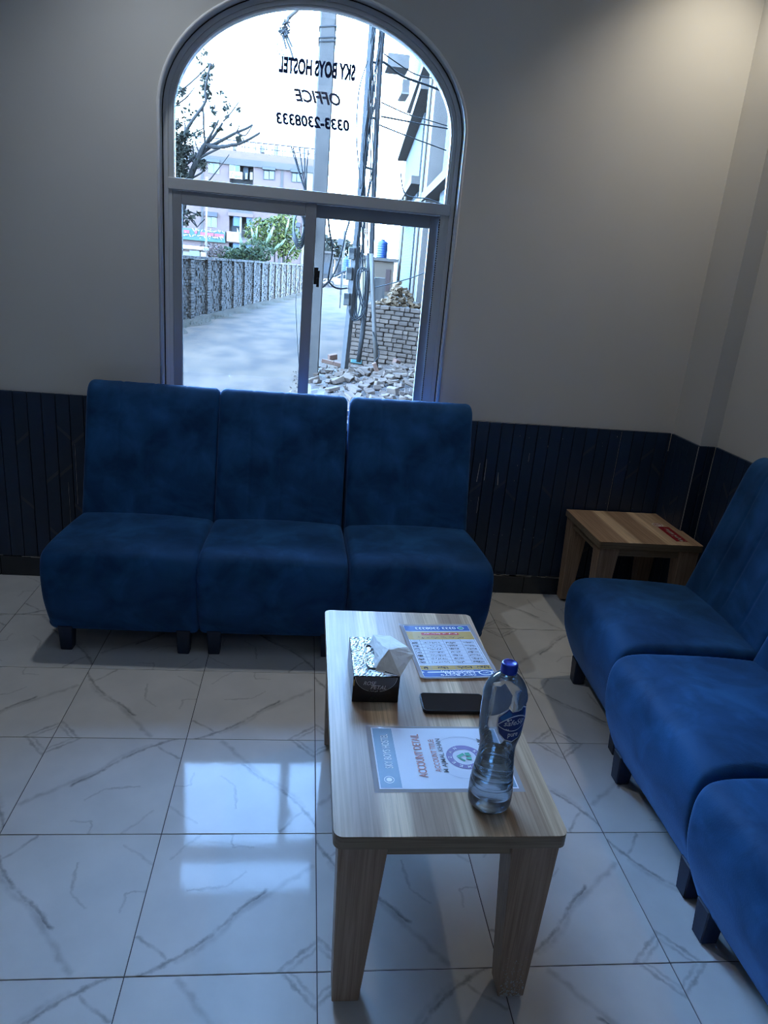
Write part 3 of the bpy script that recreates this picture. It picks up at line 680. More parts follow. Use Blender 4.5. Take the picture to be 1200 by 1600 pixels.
def squiggle(mb, o, r, u, n, amp, wd, seed, joined=.7):
    """a line of cursive script made of small strokes, flat on the (r,u) plane"""
    rr = random.Random(seed); o, r, u = V(o), V(r), V(u); nrm = r.cross(u).normalized()
    x = 0
    while x < 1-1e-3:
        ln = rr.uniform(.05, .16); pts = []
        m = max(3, int(n*ln*2))
        for k in range(m+1):
            t = k/m; pts.append((x+ln*t, .35+amp*rr.uniform(-.5, .5)+(0.35 if rr.random() < .22 else 0)))
        for k in range(len(pts)-1):
            a = o+r*min(pts[k][0], 1)+u*pts[k][1]; b_ = o+r*min(pts[k+1][0], 1)+u*pts[k+1][1]
            d = (b_-a); 
            if d.length < 1e-6: continue
            s = nrm.cross(d.normalized())*wd
            mb.add([a-s, b_-s, b_+s, a+s], [(0, 1, 2, 3)])
        if rr.random() < .6:
            c = o+r*min(x+ln*.5, 1)+u*(-.05 if rr.random() < .5 else .95); mb.add([c-r.normalized()*wd-u.normalized()*wd, c+r.normalized()*wd-u.normalized()*wd, c+r.normalized()*wd+u.normalized()*wd, c-r.normalized()*wd+u.normalized()*wd], [(0, 1, 2, 3)])
        x += ln+rr.uniform(.02, .06)
sg = MB(); up_ = V((0, 0, .0006))
squiggle(sg, sO+sd*.98+sw*.78+up_, -sd*.40, -sw*.55, 30, .5, .0022, 5); squiggle(sg, sO+sd*.52+sw*.75+up_, -sd*.40, -sw*.45, 26, .5, .0020, 9)
sg.build('script_print', M_stickw, stk, fix=False)

# ================================================================== things on the coffee table
# tissue box
bx = empty('tissue_box', (.2035, 1.593, ZT), 'black and silver tissue box with a white tissue pulled out, on coffee table', 'tissue box')
bx0, bx1, by0, by1, bh = .1475, .2595, 1.497, 1.690, .070
z0 = ZT+.0003
MB().box(bx0, bx1, by0, by1, z0, z0+bh).build('carton', M_carton, bx, bevel=.001, segs=1)
# crinkled film over the top, with an open oval slot frame
fm = MB(); nx, ny = 26, 40
for j in range(ny+1):
    for i in range(nx+1):
        xx = bx0+.001+(bx1-bx0-.002)*i/nx; yy = by0+.001+(by1-by0-.002)*j/ny
        fm.v.append(V((xx, yy, z0+bh+.0006+R.uniform(0, .0014))))
for j in range(ny):
    for i in range(nx):
        a = j*(nx+1)+i; fm.f.append([a, a+1, a+nx+2, a+nx+1])
fm.build('foil_top', M_foil, bx, smooth=False)
lip = MB(); ox_, oy_ = bx0+.054, (by0+by1)/2
lip.tube([V((ox_+.019*math.copysign(abs(math.cos(t))**.5, math.cos(t)), oy_-.005+.058*math.copysign(abs(math.sin(t))**.6, math.sin(t)), z0+bh+.003)) for t in [2*PI*k/40 for k in range(41)]], .0022, n=6)
lip.build('slot_rim', M_foil, bx, smooth=True)
# front disc (half circle), lettering
yf = by0-.0003
hd = MB(); cxm = (bx0+bx1)/2-.001
def half(r, y, zc, kk=28, m=.80): return [V((cxm+r*math.cos(PI+PI*k/kk), y, zc+r*m*math.sin(PI+PI*k/kk))) for k in range(kk+1)]
MB().prism(half(.0505, yf, z0+bh-.001), (0, .0003, 0)).build('silver_rim_print', M_csilver, bx)
MB().prism(half(.0495, yf-.0001, z0+bh-.001), (0, .0003, 0)).build('grey_disc_print', M_cgrey, bx)
lettering('lettering', 'ROSE', (cxm-.030, yf-.0004, z0+.0475), (.031, 0, 0), (0, 0, .0105), M_csilver, bx, shear=.3, bold=.005)
lettering('lettering', 'PETAL', (cxm-.012, yf-.0004, z0+.0365), (.038, 0, 0), (0, 0, .0105), M_csilver, bx, shear=.3, bold=.005)
MB().box(cxm-.016, cxm+.010, yf-.0004, yf, z0+.029, z0+.0345).build('black_tag', M_carton, bx)
lettering('lettering', 'POP-UP', (cxm-.0135, yf-.0007, z0+.0302), (.020, 0, 0), (0, 0, .0032), M_csilver, bx)
rs = MB(); cr_ = V((cxm-.003, yf-.0004, z0+.006))
for q_ in range(9):
    rr = .010-.001*q_; a0 = q_*2.1
    rs.tube([cr_+V((rr*math.cos(a0+t*.32), 0, max(rr*math.sin(a0+t*.32), -.005))) for t in range(9)], .00035, n=4)
rs.build('rose_print', mat('rose_green', (.035, .05, .035), .5), bx)
MB().box(bx0+.001, bx0+.004, yf, yf+.0003, z0+.045, z0+.062).build('gold_tab_print', M_inkgold, bx)
# folded tissue (sheet with sharp folds)
def tz(x, y, z): return V((bx0+x, by0+y, z0+bh+z))
tp = {'a': tz(.052, .030, .000), 'b': tz(.048, .150, .004), 'c': tz(.060, .172, .020), 'd': tz(.100, .145, .034), 'e': tz(.138, .085, .036), 'f': tz(.112, .000, .004), 'g': tz(.088, .062, .040), 'h': tz(.068, .045, .022), 'i': tz(.078, .020, .004), 'j': tz(.095, .100, .038), 'k': tz(.056, .110, .014), 'l': tz(.062, .012, -.001), 'm': tz(.150, .062, .028), 'n': tz(.074, .100, .030)}
ts = MB(); ks = list(tp); ts.v = [tp[k_] for k_ in ks]; ix = {k_: n_ for n_, k_ in enumerate(ks)}
for tri in ('bck', 'ckn', 'cdn', 'djn', 'dje', 'knh', 'nhg', 'njg', 'jeg', 'gem', 'gmf', 'gfi', 'ghi', 'akh', 'ahi', 'ail', 'alf'): ts.f.append([ix[c_] for c_ in tri])
tso = ts.build('tissue', M_tissue, bx, fix=False)
for tn in ('subsurf',):
    sb = tso.modifiers.new('s', 'SUBSURF'); sb.subdivision_type = 'SIMPLE'; sb.levels = sb.render_levels = 2
tx = bpy.data.textures.new('crinkle', 'CLOUDS'); tx.noise_scale = .02; dm = tso.modifiers.new('d', 'DISPLACE'); dm.texture = tx; dm.strength = .005; dm.mid_level = .5
# flyer (rate list), lies upside down to the viewer
def sheet(name, x0, x1, y0, y1, lab, skew=0, mat_=M_lam):
    e = empty(name, ((x0+x1)/2, (y0+y1)/2, ZT), lab, 'leaflet')
    return e
fa, fb, fc, fd = atz(624, 978, ZT), atz(744, 978, ZT), atz(657, 1063, ZT), atz(781, 1063, ZT)
fx = (fc.x+fd.x)/2; fyn = 1.598; fyf = 1.902
ry = V((fa.x-fc.x, fa.y-fc.y, 0)); ry.z = 0; ry = ry.normalized(); rx = V((ry.y, -ry.x, 0))
fO = V((fc.x, fc.y, ZT)); FW, FH = .219, .305
fly = empty('rate_leaflet', fO, 'laminated blue and gold price leaflet lying at the far end of the coffee table', 'leaflet')
def FP(u, v, z): return fO + rx*(u*FW) + ry*(v*FH) + V((0, 0, z+.004*max(0, .12-v)/.12+.003*max(0, .08-u)/.08))
def fquad(par, P, u0, u1, v0, v1, z, name, m, n=10, thick=.0002):
    mb = MB(); k = 0
    for j in range(n+1):
        for i in range(n+1): mb.v.append(P(u0+(u1-u0)*i/n, v0+(v1-v0)*j/n, z))
    for j in range(n):
        for i in range(n): a = j*(n+1)+i; mb.f.append([a, a+1, a+n+2, a+n+1])
    return mb.build(name, m, par, fix=False)
fquad(fly, FP, 0, 1, 0, 1, .0004, 'laminate_film', M_lam, 16)
fquad(fly, FP, .05, .95, .025, .965, .0009, 'paper_sheet', M_paper, 16)
fquad(fly, FP, .055, .945, .86, .96, .0012, 'blue_band', M_inkblue, 12)
fquad(fly, FP, .055, .945, .69, .845, .0012, 'gold_band', M_inkgold, 12)
fquad(fly, FP, .055, .945, .155, .225, .0012, 'gold_band', M_inkgold, 12)
fquad(fly, FP, .055, .945, .03, .150, .0012, 'blue_band', M_inkblue, 12)
fquad(fly, FP, .25, .76, .775, .82, .0014, 'red_band', M_inkred, 6)
def ftext(par, P, body, u0, u1, v0, v1, z, m, flip=True, **k):
    f_ = (lambda a, b_: P(u1+(u0-u1)*a, v1+(v0-v1)*b_, z)) if flip else (lambda a, b_: P(u0+(u1-u0)*a, v0+(v1-v0)*b_, z))
    return text_mb(body, f_, **k).build('lettering', m, par, fix=False)
ftext(fly, FP, '0333 2308333', .20, .76, .885, .935, .0018, M_inkwhite, bold=.02)
ftext(fly, FP, '(BRANCH 03)', .29, .70, .115, .145, .0020, M_inkwhite, bold=.02)
ftext(fly, FP, 'HOSTEL', .29, .70, .073, .108, .0022, M_inkwhite, bold=.02)
ftext(fly, FP, 'SKY BOYS', .26, .70, .033, .067, .0026, M_inkwhite, bold=.02)
ov = MB(); ov.v = [FP(.835+.09*math.cos(2*PI*k/24), .09+.048*math.sin(2*PI*k/24), .0018) for k in range(24)]; ov.f = [list(range(24))]; ov.build('round_logo', M_inkwhite, fly, fix=False)
ov = MB(); ov.v = [FP(.835+.07*math.cos(2*PI*k/24), .09+.036*math.sin(2*PI*k/24), .0021) for k in range(24)]; ov.f = [list(range(24))]; ov.build('round_logo', M_inkblue, fly, fix=False)
ftext(fly, FP, 'SKY', .80, .87, .075, .105, .0025, M_inkwhite)
ov = MB(); ov.v = [FP(.83+.045*math.cos(2*PI*k/24), .91+.03*math.sin(2*PI*k/24), .0016) for k in range(24)]; ov.f = [list(range(24))]; ov.build('phone_badge', M_inkwhite, fly, fix=False)
ov = MB(); ov.v = [FP(.83+.036*math.cos(2*PI*k/24), .91+.024*math.sin(2*PI*k/24), .0019) for k in range(24)]; ov.f = [list(range(24))]; ov.build('phone_badge', M_inkgreen, fly, fix=False)
tl = MB()
def fline(u0, v0, u1, v1, wd=.0006):
    a, b_ = FP(u0, v0, .0013), FP(u1, v1, .0013); d = (b_-a).normalized(); s = V((-d.y, d.x, 0))*wd; tl.add([a-s, b_-s, b_+s, a+s], [(0, 1, 2, 3)])
for k in range(8): fline(.07, .255+.058*k, .93, .255+.058*k)
for u in (.19, .50, .74, .07, .93): fline(u, .255, u, .69)
for u in (.19, .50, .74): fline(u, .155, u, .225)
tl.build('table_grid', M_inkline, fly, fix=False)
ur = MB(); sd_ = 0
for k in range(7):
    for (u0, u1) in ((.08, .15), (.23, .45), (.53, .66), (.76, .90)):
        sd_ += 1; squiggle(ur, FP(u1, .297+.058*k, .0016), rx*(-(u1-u0)*FW), ry*(-.034*FH), 26, .5, .0006, sd_)
squiggle(ur, FP(.80, .745, .0016), rx*(-.62*FW), ry*(-.04*FH), 24, .5, .0006, 77)
for (u0, u1) in ((.09, .15), (.28, .40), (.52, .70), (.76, .92)): sd_ += 1; squiggle(ur, FP(u1, .215, .0016), rx*(-(u1-u0)*FW), ry*(-.05*FH), 18, .5, .0010, sd_)
ur.build('script_print', M_inkblack, fly, fix=False)['kind'] = 'stuff'
ur = MB(); squiggle(ur, FP(.74, .815, .0018), rx*(-.47*FW), ry*(-.03*FH), 34, .5, .0006, 50); ur.build('script_print', M_inkwhite, fly, fix=False)
# account sheet, turned sideways: its reading direction runs away from the camera
aO = V((.177, 1.180, ZT)); AWx, AWy = .312, .221
acc_ = empty('account_sheet', aO, 'laminated white account sheet with purple round logo lying under the water bottle', 'sheet')
def AP(u, v, z): return aO+V((u*AWx-.003*v, v*AWy+.004*u, z+.0025*max(0, .1-u)/.1*v))
fquad(acc_, AP, 0, 1, 0, 1, .0003, 'laminate_film', M_lam, 12)
fquad(acc_, AP, .035, .965, .045, .965, .0007, 'paper_sheet', M_paper, 12)
fquad(acc_, AP, .045, .185, .06, .955, .0010, 'blue_band', M_inkteal, 8)
fquad(acc_, AP, .905, .955, .06, .955, .0010, 'blue_band', M_inkteal, 8)
def atext(body, u0, u1, v0, v1, m, z=.0014, **k):  # baseline at u1 (right), letters rise to the left, text runs to +v
    return text_mb(body, lambda a, b_: AP(u1+(u0-u1)*b_, v0+(v1-v0)*a, z), **k).build('lettering', m, acc_, fix=False)
atext('SKY BOYS HOSTEL', .095, .150, .33, .86, M_inkwhite, bold=.01)
atext('ACCOUNT DETAIL', .315, .375, .20, .86, M_inksalmon, bold=.02)
atext('ACCOUNT TITLE:', .435, .475, .28, .78, M_inksalmon, bold=.012)
atext('M AJMAL KHAN', .490, .535, .27, .79, mat('ink_grey', (.14, .15, .18), .5), bold=.012)
atext('MEEZAN BANK', .905-.11, .85, .26, .80, M_inkblack, bold=.02, z=.0014)
atext('15209', .862, .895, .62, .86, M_inkblack, bold=.004)
def disc(cu, cv, r, z, name, m, r2=None, n=40, a0=0, a1=2*PI):
    mb = MB(); c = AP(cu, cv, z)
    for k in range(n+1):
        an = a0+(a1-a0)*k/n; d = V((math.cos(an), math.sin(an), 0)); mb.v += [c+d*r, c+d*(r2 or 0)]
    for k in range(n): mb.f.append([2*k, 2*k+2, 2*k+3, 2*k+1])
    return mb.build(name, m, acc_, fix=False)
disc(.665, .50, .040, .0012, 'logo_ring', M_inkpurple, .026); 
disc(.665, .50, .072, .0011, 'watermark_ring', mat('watermark', (.48, .53, .66), .5), .0705)
cL = AP(.665, .50, .0016)
def arct(body, r, a0, a1, m):  # letters along an arc, read with tops outward
    n = len(body)
    for k, ch in enumerate(body):
        if ch == ' ': continue
        an = a0+(a1-a0)*k/max(1, n-1); d = V((math.cos(an), math.sin(an), 0)); t = V((math.sin(an), -math.cos(an), 0))
        text_mb(ch, plane_map(cL+d*(r-.0035)-t*.0034, t*.0068, d*.0075), bold=.01).build('lettering', m, acc_, fix=False)
arct('MEEZAN', .0325, math.radians(278), math.radians(120), M_inkwhite); arct('BANK', .0325, math.radians(335-3), math.radians(395), M_inkwhite)
gm = MB()
for tri in ([(-.018, .002), (-.002, .013), (.002, .007), (-.010, -.002)], [(-.018, 0), (-.010, -.003), (.001, -.012), (-.003, -.016)], [(.002, .013), (.012, .015), (.016, .004), (.005, .002)], [(.004, -.001), (.015, -.001), (.014, -.012), (.003, -.008)]):
    gm.add([cL+V((a, b_, 0)) for a, b_ in tri], [tuple(range(len(tri)))])
gm.build('green_emblem', M_inkgreen, acc_, fix=False)
disc(.108, .17, .011, .0013, 'round_badge', M_inkwhite, .009); disc(.108, .17, .006, .0013, 'round_badge', M_inkwhite)
# phone
px0, px1, py0, py1 = .3155, .4735, 1.452, 1.528; ph = empty('smartphone', ((px0+px1)/2, (py0+py1)/2, ZT), 'black smartphone lying screen up between the two laminated sheets', 'phone')
def rr2(x0, x1, y0, y1, r, z, n=6):
    o = []
    for cx_, cy_, a0 in ((x1-r, y1-r, 0), (x0+r, y1-r, 90), (x0+r, y0+r, 180), (x1-r, y0+r, 270)):
        for k in range(n): an = math.radians(a0+90*k/(n-1)); o.append(V((cx_+r*math.cos(an), cy_+r*math.sin(an), z)))
    return o
MB().prism(rr2(px0, px1, py0, py1, .011, ZT+.0004), (0, 0, .0095)).build('body', M_phone, ph, bevel=.0022, segs=3, smooth=False)
MB().prism(rr2(px0+.0025, px1-.0025, py0+.0025, py1-.0025, .009, ZT+.0099), (0, 0, .0004)).build('screen', M_screen, ph)
b_ = MB().box(px0+.073, px0+.084, py0-.0006, py0+.001, ZT+.0035, ZT+.0065); b_.build('side_button', M_phone, ph)
rim = MB(); P_ = rr2(px0+.0012, px1-.0012, py0+.0012, py1-.0012, .010, ZT+.0101); rim.tube(P_+[P_[0]], .0007, n=4); rim.build('bright_rim', mat('phone_rim', (.35, .40, .48), .2, metal=.7), ph)
# bottle
BX, BY = .402, 1.150; z0 = ZT+.0003
bo = empty('water_bottle', (BX, BY, ZT), 'clear plastic water bottle with blue cap, about one third full, at coffee table front', 'bottle')
prof = [(.028, .0), (.037, .004), (.0425, .014), (.0435, .028), (.0425, .034), (.0432, .040), (.0420, .058), (.0408, .062), (.0412, .066), (.0385, .086), (.0372, .089), (.0377, .094), (.0352, .118), (.0345, .135), (.0355, .150), (.0385, .163), (.0400, .170), (.0412, .178), (.0418, .196), (.0418, .230), (.0416, .244), (.0425, .250), (.0415, .258), (.0385, .268), (.0325, .280), (.0240, .290), (.0160, .297), (.0138, .300)]
def petal(r, z, a):
    zz = z-z0
    if zz < .034: return r*(1-.055*(1-zz/.034)*(.5+.5*math.cos(5*a)))
    if .036 < zz < .15: return r*(1+.010*math.cos(3*a+zz*60))
    return r
pr = catmull(prof, 3)
MB().lathe([(a, z0+b_) for a, b_ in pr], 60, c=(BX, BY), cap1=False, mod=petal).build('bottle_shell', M_petb, bo, smooth=True)
WL = .122
wp_ = [(a-.0012, z0+b_+.001) for a, b_ in pr if b_ <= WL]
MB().lathe(wp_+[(wp_[-1][0]*.97, wp_[-1][1]+.0006)], 60, c=(BX, BY), mod=petal).build('water', M_water, bo, smooth=True)
cpr = [(.0150, .300), (.0154, .303), (.0154, .316), (.0148, .3185), (.0115, .3195), (.0105, .3185), (.0, .3182)]
MB().lathe([(a, z0+b_) for a, b_ in cpr[:-1]], 48, c=(BX, BY), mod=lambda r, z, a: r*(1+.012*math.cos(24*a)) if .3025 < z-z0 < .3165 else r).build('cap', M_cap, bo, smooth=True)
MB().lathe([(.0142, z0+.289), (.0155, z0+.291), (.0155, z0+.294), (.0142, z0+.296)], 32, c=(BX, BY), cap0=False, cap1=False).build('neck_ring', M_petb, bo, smooth=True)
# waist ribs
for zr in (.058, .088):
    rb = MB(); rr = .0412 if zr < .07 else .0376
    rb.tube([V((BX+rr*math.cos(t), BY+rr*math.sin(t), z0+zr+.002*math.sin(3*t))) for t in [2*PI*k/60 for k in range(61)]], .0008, n=5); rb.build('waist_rib', M_petb, bo, smooth=True)
def label(back):
    ctr = math.radians(-74 if not back else 96); Rr = .0426; LS = 1.22
    zc = z0+.212; sgn = 1
    def S_(a, b_, e=0):  # a,b in metres on label; a to the right as seen from outside
        an = ctr+a*LS/Rr; return V((BX+(Rr+e)*math.cos(an), BY+(Rr+e)*math.sin(an), zc+b_*LS))
    c1, c2, c3 = (M_lblblue, M_inkwhite, M_lblmid) if not back else (M_lblpale, M_lblpalew, M_lblpale)
    root = None
    def fan(pts, e, name, m, par, sub=1):
        # triangulate as strips from a centre, subdivided so that it follows the wall
        mb = MB(); cx_ = sum(p[0] for p in pts)/len(pts); cy_ = sum(p[1] for p in pts)/len(pts); K = 7
        n = len(pts)
        mb.v.append(S_(cx_, cy_, e))
        for k in range(1, K+1):
            for p in pts: mb.v.append(S_(cx_+(p[0]-cx_)*k/K, cy_+(p[1]-cy_)*k/K, e))
        for i in range(n): mb.f.append([0, 1+i, 1+(i+1) % n])
        for k in range(K-1):
            for i in range(n): mb.f.append([1+k*n+i, 1+(k+1)*n+i, 1+(k+1)*n+(i+1) % n, 1+k*n+(i+1) % n])
        return mb.build(name, m, par, fix=False)
    out = [(-.026, .012), (-.017, .023), (-.012, .029), (-.006, .023), (.004, .024), (.012, .025), (.013, .029), (.022, .024), (.027, .012), (.027, -.004), (.022, -.016), (.012, -.025), (0, -.029), (-.012, -.025), (-.022, -.015), (-.026, -.002)]
    lb = fan([(a*1.05, b_*1.05) for a, b_ in out], 0, 'label', c2, bo)
    fan([(a*.98, b_*.98) for a, b_ in out], .0003, 'label_print', c1, lb)
    fan([(-.024, .012), (-.016, .021), (-.012, .025), (-.006, .020), (.010, .021), (-.008, .016), (-.018, .006)], .0005, 'label_print', c3, lb)
    al = [(-.027+.056*t, (.0165*math.sin(PI*t)**.9) + .004*t - .001) for t in [k/14 for k in range(15)]]+[(.029-.056*t, -(.0115*math.sin(PI*t)**.9)+.004*(1-t)-.001) for t in [k/14 for k in range(1, 14)]]
    fan(al, .0007, 'label_print', c2, lb)
    fan([(a*.92, b_*.86+.0002) for a, b_ in al], .0009, 'label_print', c1, lb)
    for body, a0, a1, b0, b1, kk in (('safeSip', -.0165, .018, -.004, .0085, dict(shear=.15, bold=.012)), ('pure', -.0085, .0085, -.0225, -.0135, dict(bold=.02))):
        text_mb(body, lambda a, b_: S_(a0+(a1-a0)*a, b0+(b1-b0)*b_+(.003*a if body != 'pure' else 0), .0012), **kk).build('lettering', c2, lb, fix=False)
    dd = MB()
    for (a, b_, r) in ((-.011, .009, .0022), (-.007, .0105, .0014), (-.012, -.0065, .0013), (-.009, -.0068, .0010)):
        k = len(dd.v); dd.v += [S_(a+r*math.cos(t*PI/6), b_+r*math.sin(t*PI/6), .0012) for t in range(12)]; dd.f.append([k+i for i in range(12)])
    dd.build('label_dots', c2, lb, fix=False)
label(False); label(True)

# ================================================================== outdoors
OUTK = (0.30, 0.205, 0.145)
ZG = -.67
G = Vector((0, 0, ZG))
def gz(x, y): return atz(x, y, ZG)
# street surface with gentle ruts
st = MB(); xs_ = [-60, -30, -15]+[-10+k for k in range(21)]+[15, 30, 60]; ys_ = [3.4+k*1.2 for k in range(24)]+[36, 44, 55, 70, 90, 130, 190]
for y in ys_:
    for x in xs_: st.v.append(V((x, y, ZG+(R.uniform(-.02, .015) if 4 < y < 40 else 0))))
for j in range(len(ys_)-1):
    for i in range(len(xs_)-1): a = j*len(xs_)+i; st.f.append([a, a+1, a+len(xs_)+1, a+len(xs_)])
tag(st.build('street', M_road, smooth=True, fix=False), kind='structure')
up = MB().box(-7, 7, YF-.3, YW+WT, ZC+.2, 9.5).build('shade_storey', M_wall); tag(up, kind='structure')  # unseen upper floors, added to shade the near lane
wg = MB().box(-7, XL-.2, YF-.3, YW+WT, ZG, ZC+.2); wg.box(XR+.3, 7, YF-.3, YW+WT, ZG, ZC+.2); wg.box(XL-.2, XR+.3, YW, YW+WT, ZG, -.031)
tag(wg.build('outer_facade', M_wall), kind='structure')
# unseen block added so that its height shades the lane
nb_ = empty('shade_block', (9, 8.2, ZG), 'tall plain plastered block, unseen, added right of the lane for its shade', 'building')
MB().box(5, 13, 4, 12.4, ZG, 9.0).build('wall', M_plast2, nb_)
for z in (2.4, 5.6, 8.9): MB().box(4.9, 13.1, 3.9, 12.5, z, z+.18).build('floor_slab', M_conc, nb_)
for z in (.6, 3.6, 6.7):
    for y in (5.5, 8.2, 10.6):
        f = MB().box(4.95, 5.01, y, y+1.2, z, z+1.3).build('window', M_fshade, nb_); MB().box(4.94, 4.96, y+.08, y+1.12, z+.08, z+1.22).build('pane', M_fglass, f)

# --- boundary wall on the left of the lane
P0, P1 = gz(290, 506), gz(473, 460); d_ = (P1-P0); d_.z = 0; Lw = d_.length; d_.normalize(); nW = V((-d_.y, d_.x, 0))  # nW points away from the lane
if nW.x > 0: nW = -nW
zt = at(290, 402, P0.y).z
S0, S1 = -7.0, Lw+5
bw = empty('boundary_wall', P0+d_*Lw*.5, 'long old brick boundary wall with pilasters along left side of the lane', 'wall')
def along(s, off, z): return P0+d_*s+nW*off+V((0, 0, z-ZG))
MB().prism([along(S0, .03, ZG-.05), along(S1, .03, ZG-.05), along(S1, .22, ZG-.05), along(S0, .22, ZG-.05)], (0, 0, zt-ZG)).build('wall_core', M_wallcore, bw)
br = MB(); row = 0; z = ZG+.02
while z < zt-.02:
    s = S0+(.12 if row % 2 else 0)
    while s < S1:
        ln = .215 if R.random() < .55 else .105
        if R.random() < .93:
            pr_ = R.uniform(-.03, .012); h = .070
            a, c = along(s, .03+pr_-.012, z), along(s+ln, .03+R.uniform(-.01, .01)+pr_-.012, z)
            br.prism([a, c, c+nW*.06, a+nW*.06], (0, 0, h))
        s += ln+.018
    z += .088; row += 1
b2 = br.build('brick', M_wbrick, bw, fix=False); b2['kind'] = 'stuff'
s = S0+1
k = 0
while s < S1:
    pl = MB()
    z = ZG
    while z < zt-.02+.06:
        j = R.uniform(-.012, .012); pl.prism([along(s, -.055+j, z), along(s+.42, -.055+j, z), along(s+.42, .04, z), along(s, .04, z)], (0, 0, .072)); z += .088
    pl.build('pilaster', M_wbrick, bw, fix=False); s += 2.15; k += 1
cp = MB(); s = S0
while s < S1:
    cp.prism([along(s, -.05, zt-.03), along(s+.22, -.05+R.uniform(-.01, .01), zt-.03), along(s+.22, .25, zt-.03), along(s, .25, zt-.03)], (0, 0, .07+R.uniform(0, .02))); s += .235
cp.build('coping', M_wbrick, bw, fix=False)
# verge of dirt and weeds at its foot
vg = MB(); n = 60
for i in range(n+1):
    s = S0+(S1-S0)*i/n
    wv = .55+.3*math.sin(i*1.3)+R.uniform(-.1, .1)
    for q_, (off, h) in enumerate(((.03, .16), (-.12, .13), (-wv*.6, .05), (-wv, -.01))): vg.v.append(along(s, off, ZG+h+R.uniform(-.02, .02)))
for i in range(n):
    for q_ in range(3): a = i*4+q_; vg.f.append([a, a+1, a+5, a+4])
tag(vg.build('dirt_verge', M_earth, smooth=True, fix=False), kind='structure')
gr_ = MB()
for i in range(900):
    s = R.uniform(S0, Lw); off = -R.uniform(.0, .55); p = along(s, off, ZG+.05); h = R.uniform(.05, .2)*(1-abs(off)); q2 = p+V((R.uniform(-.06, .06), R.uniform(-.06, .06), h))
    gr_.add([p-d_*.02, p+d_*.02, q2], [(0, 1, 2)])
tag(gr_.build('roadside_weeds', M_leafm, fix=False), 'low weeds along the foot of the long brick boundary wall', 'weeds', kind='stuff')

# --- concrete pole
def vcol(px, py, Y): return at(px, py, Y)
YP = 14.0
cb = at(486.5, 575, YP); ctp = at(513, 20, YP)
cpole = empty('utility_pole', V((cb.x, YP, ZG)), 'thick square concrete utility pole standing just outside the window', 'pole')
a, c = V((cb.x, YP, ZG-.1)), V((ctp.x, YP, 7.2))
pm = MB(); w0, w1 = .135, .13
pm.add([a+V((sx*w0, sy*w0, 0)) for sx, sy in ((-1, -1), (1, -1), (1, 1), (-1, 1))]+[c+V((sx*w1, sy*w1, 0)) for sx, sy in ((-1, -1), (1, -1), (1, 1), (-1, 1))], [(3, 2, 1, 0), (4, 5, 6, 7), (0, 1, 5, 4), (1, 2, 6, 5), (2, 3, 7, 6), (3, 0, 4, 7)])
pm.build('shaft', M_conc, cpole, bevel=.02, segs=1)
for zz in (at(511, 62, YP).z, at(511, 68, YP).z, at(513, 45, YP).z):
    cl = MB(); cx_ = a.x+(c.x-a.x)*(zz-a.z)/(c.z-a.z); r_ = .137
    cl.tube([V((cx_+r_*sx, YP+r_*sy, zz+.02*sx)) for sx, sy in ((-1, -1), (1, -1), (1, 1), (-1, 1), (-1, -1))], .012, n=5); cl.build('wire_clamp', M_iron, cpole)
# --- iron lattice pole with meter boxes
YI = 14.4
ip = empty('lattice_pole', V((at(537, 582, YI).x+.3, YI, ZG)), 'dark iron twin-leg pole wrapped in cables, with grey meter boxes', 'pole')
def pl_(pts, Y, dy=0.0): return [at(x, y, Y+dy*i) for i, (x, y) in enumerate(pts)]
lm = pl_([(584, 20), (577, 110), (570, 215), (563, 312), (559, 360), (556, 388)], YI)
MB().tube(lm, .062, n=4).build('iron_leg', M_iron, ip)
fb = pl_([(557, 385), (549, 470), (537, 584)], YI)
MB().tube(fb, .075, n=4).build('flat_iron_post', mat('galvanised_post', (.13, .145, .17), .6, c2=(.18, .2, .22), scale=7), ip)
rm = pl_([(599, 30), (594, 90), (588, 200), (583, 317), (580, 400)], YI+.1)
MB().tube(rm, .05, n=5).build('iron_leg', M_iron, ip)
for (a_, b_) in (((576, 96), (597, 100)), ((571, 181), (592, 187)), ((565, 260), (588, 266)), ((570, 215), (590, 150)), ((561, 330), (583, 320))):
    MB().tube([at(*a_, YI), at(*b_, YI+.1)], .022, n=5).build('rung', M_iron, ip)
for (bx_, by_, hh) in ((549, 396, 17), (545, 427, 18), (541, 467, 18)):
    c = at(bx_, by_, YI-.05); h = hh/1130*YI/2; 
    o = MB().box(c.x-.055, c.x+.055, c.y-.08, c.y+.05, c.z-h, c.z+h).build('meter_box', M_box, ip, bevel=.01, segs=1)
    MB().box(c.x-.045, c.x+.045, c.y-.09, c.y-.08, c.z+h*.1, c.z+h*.8).build('box_window', M_fdark, o)
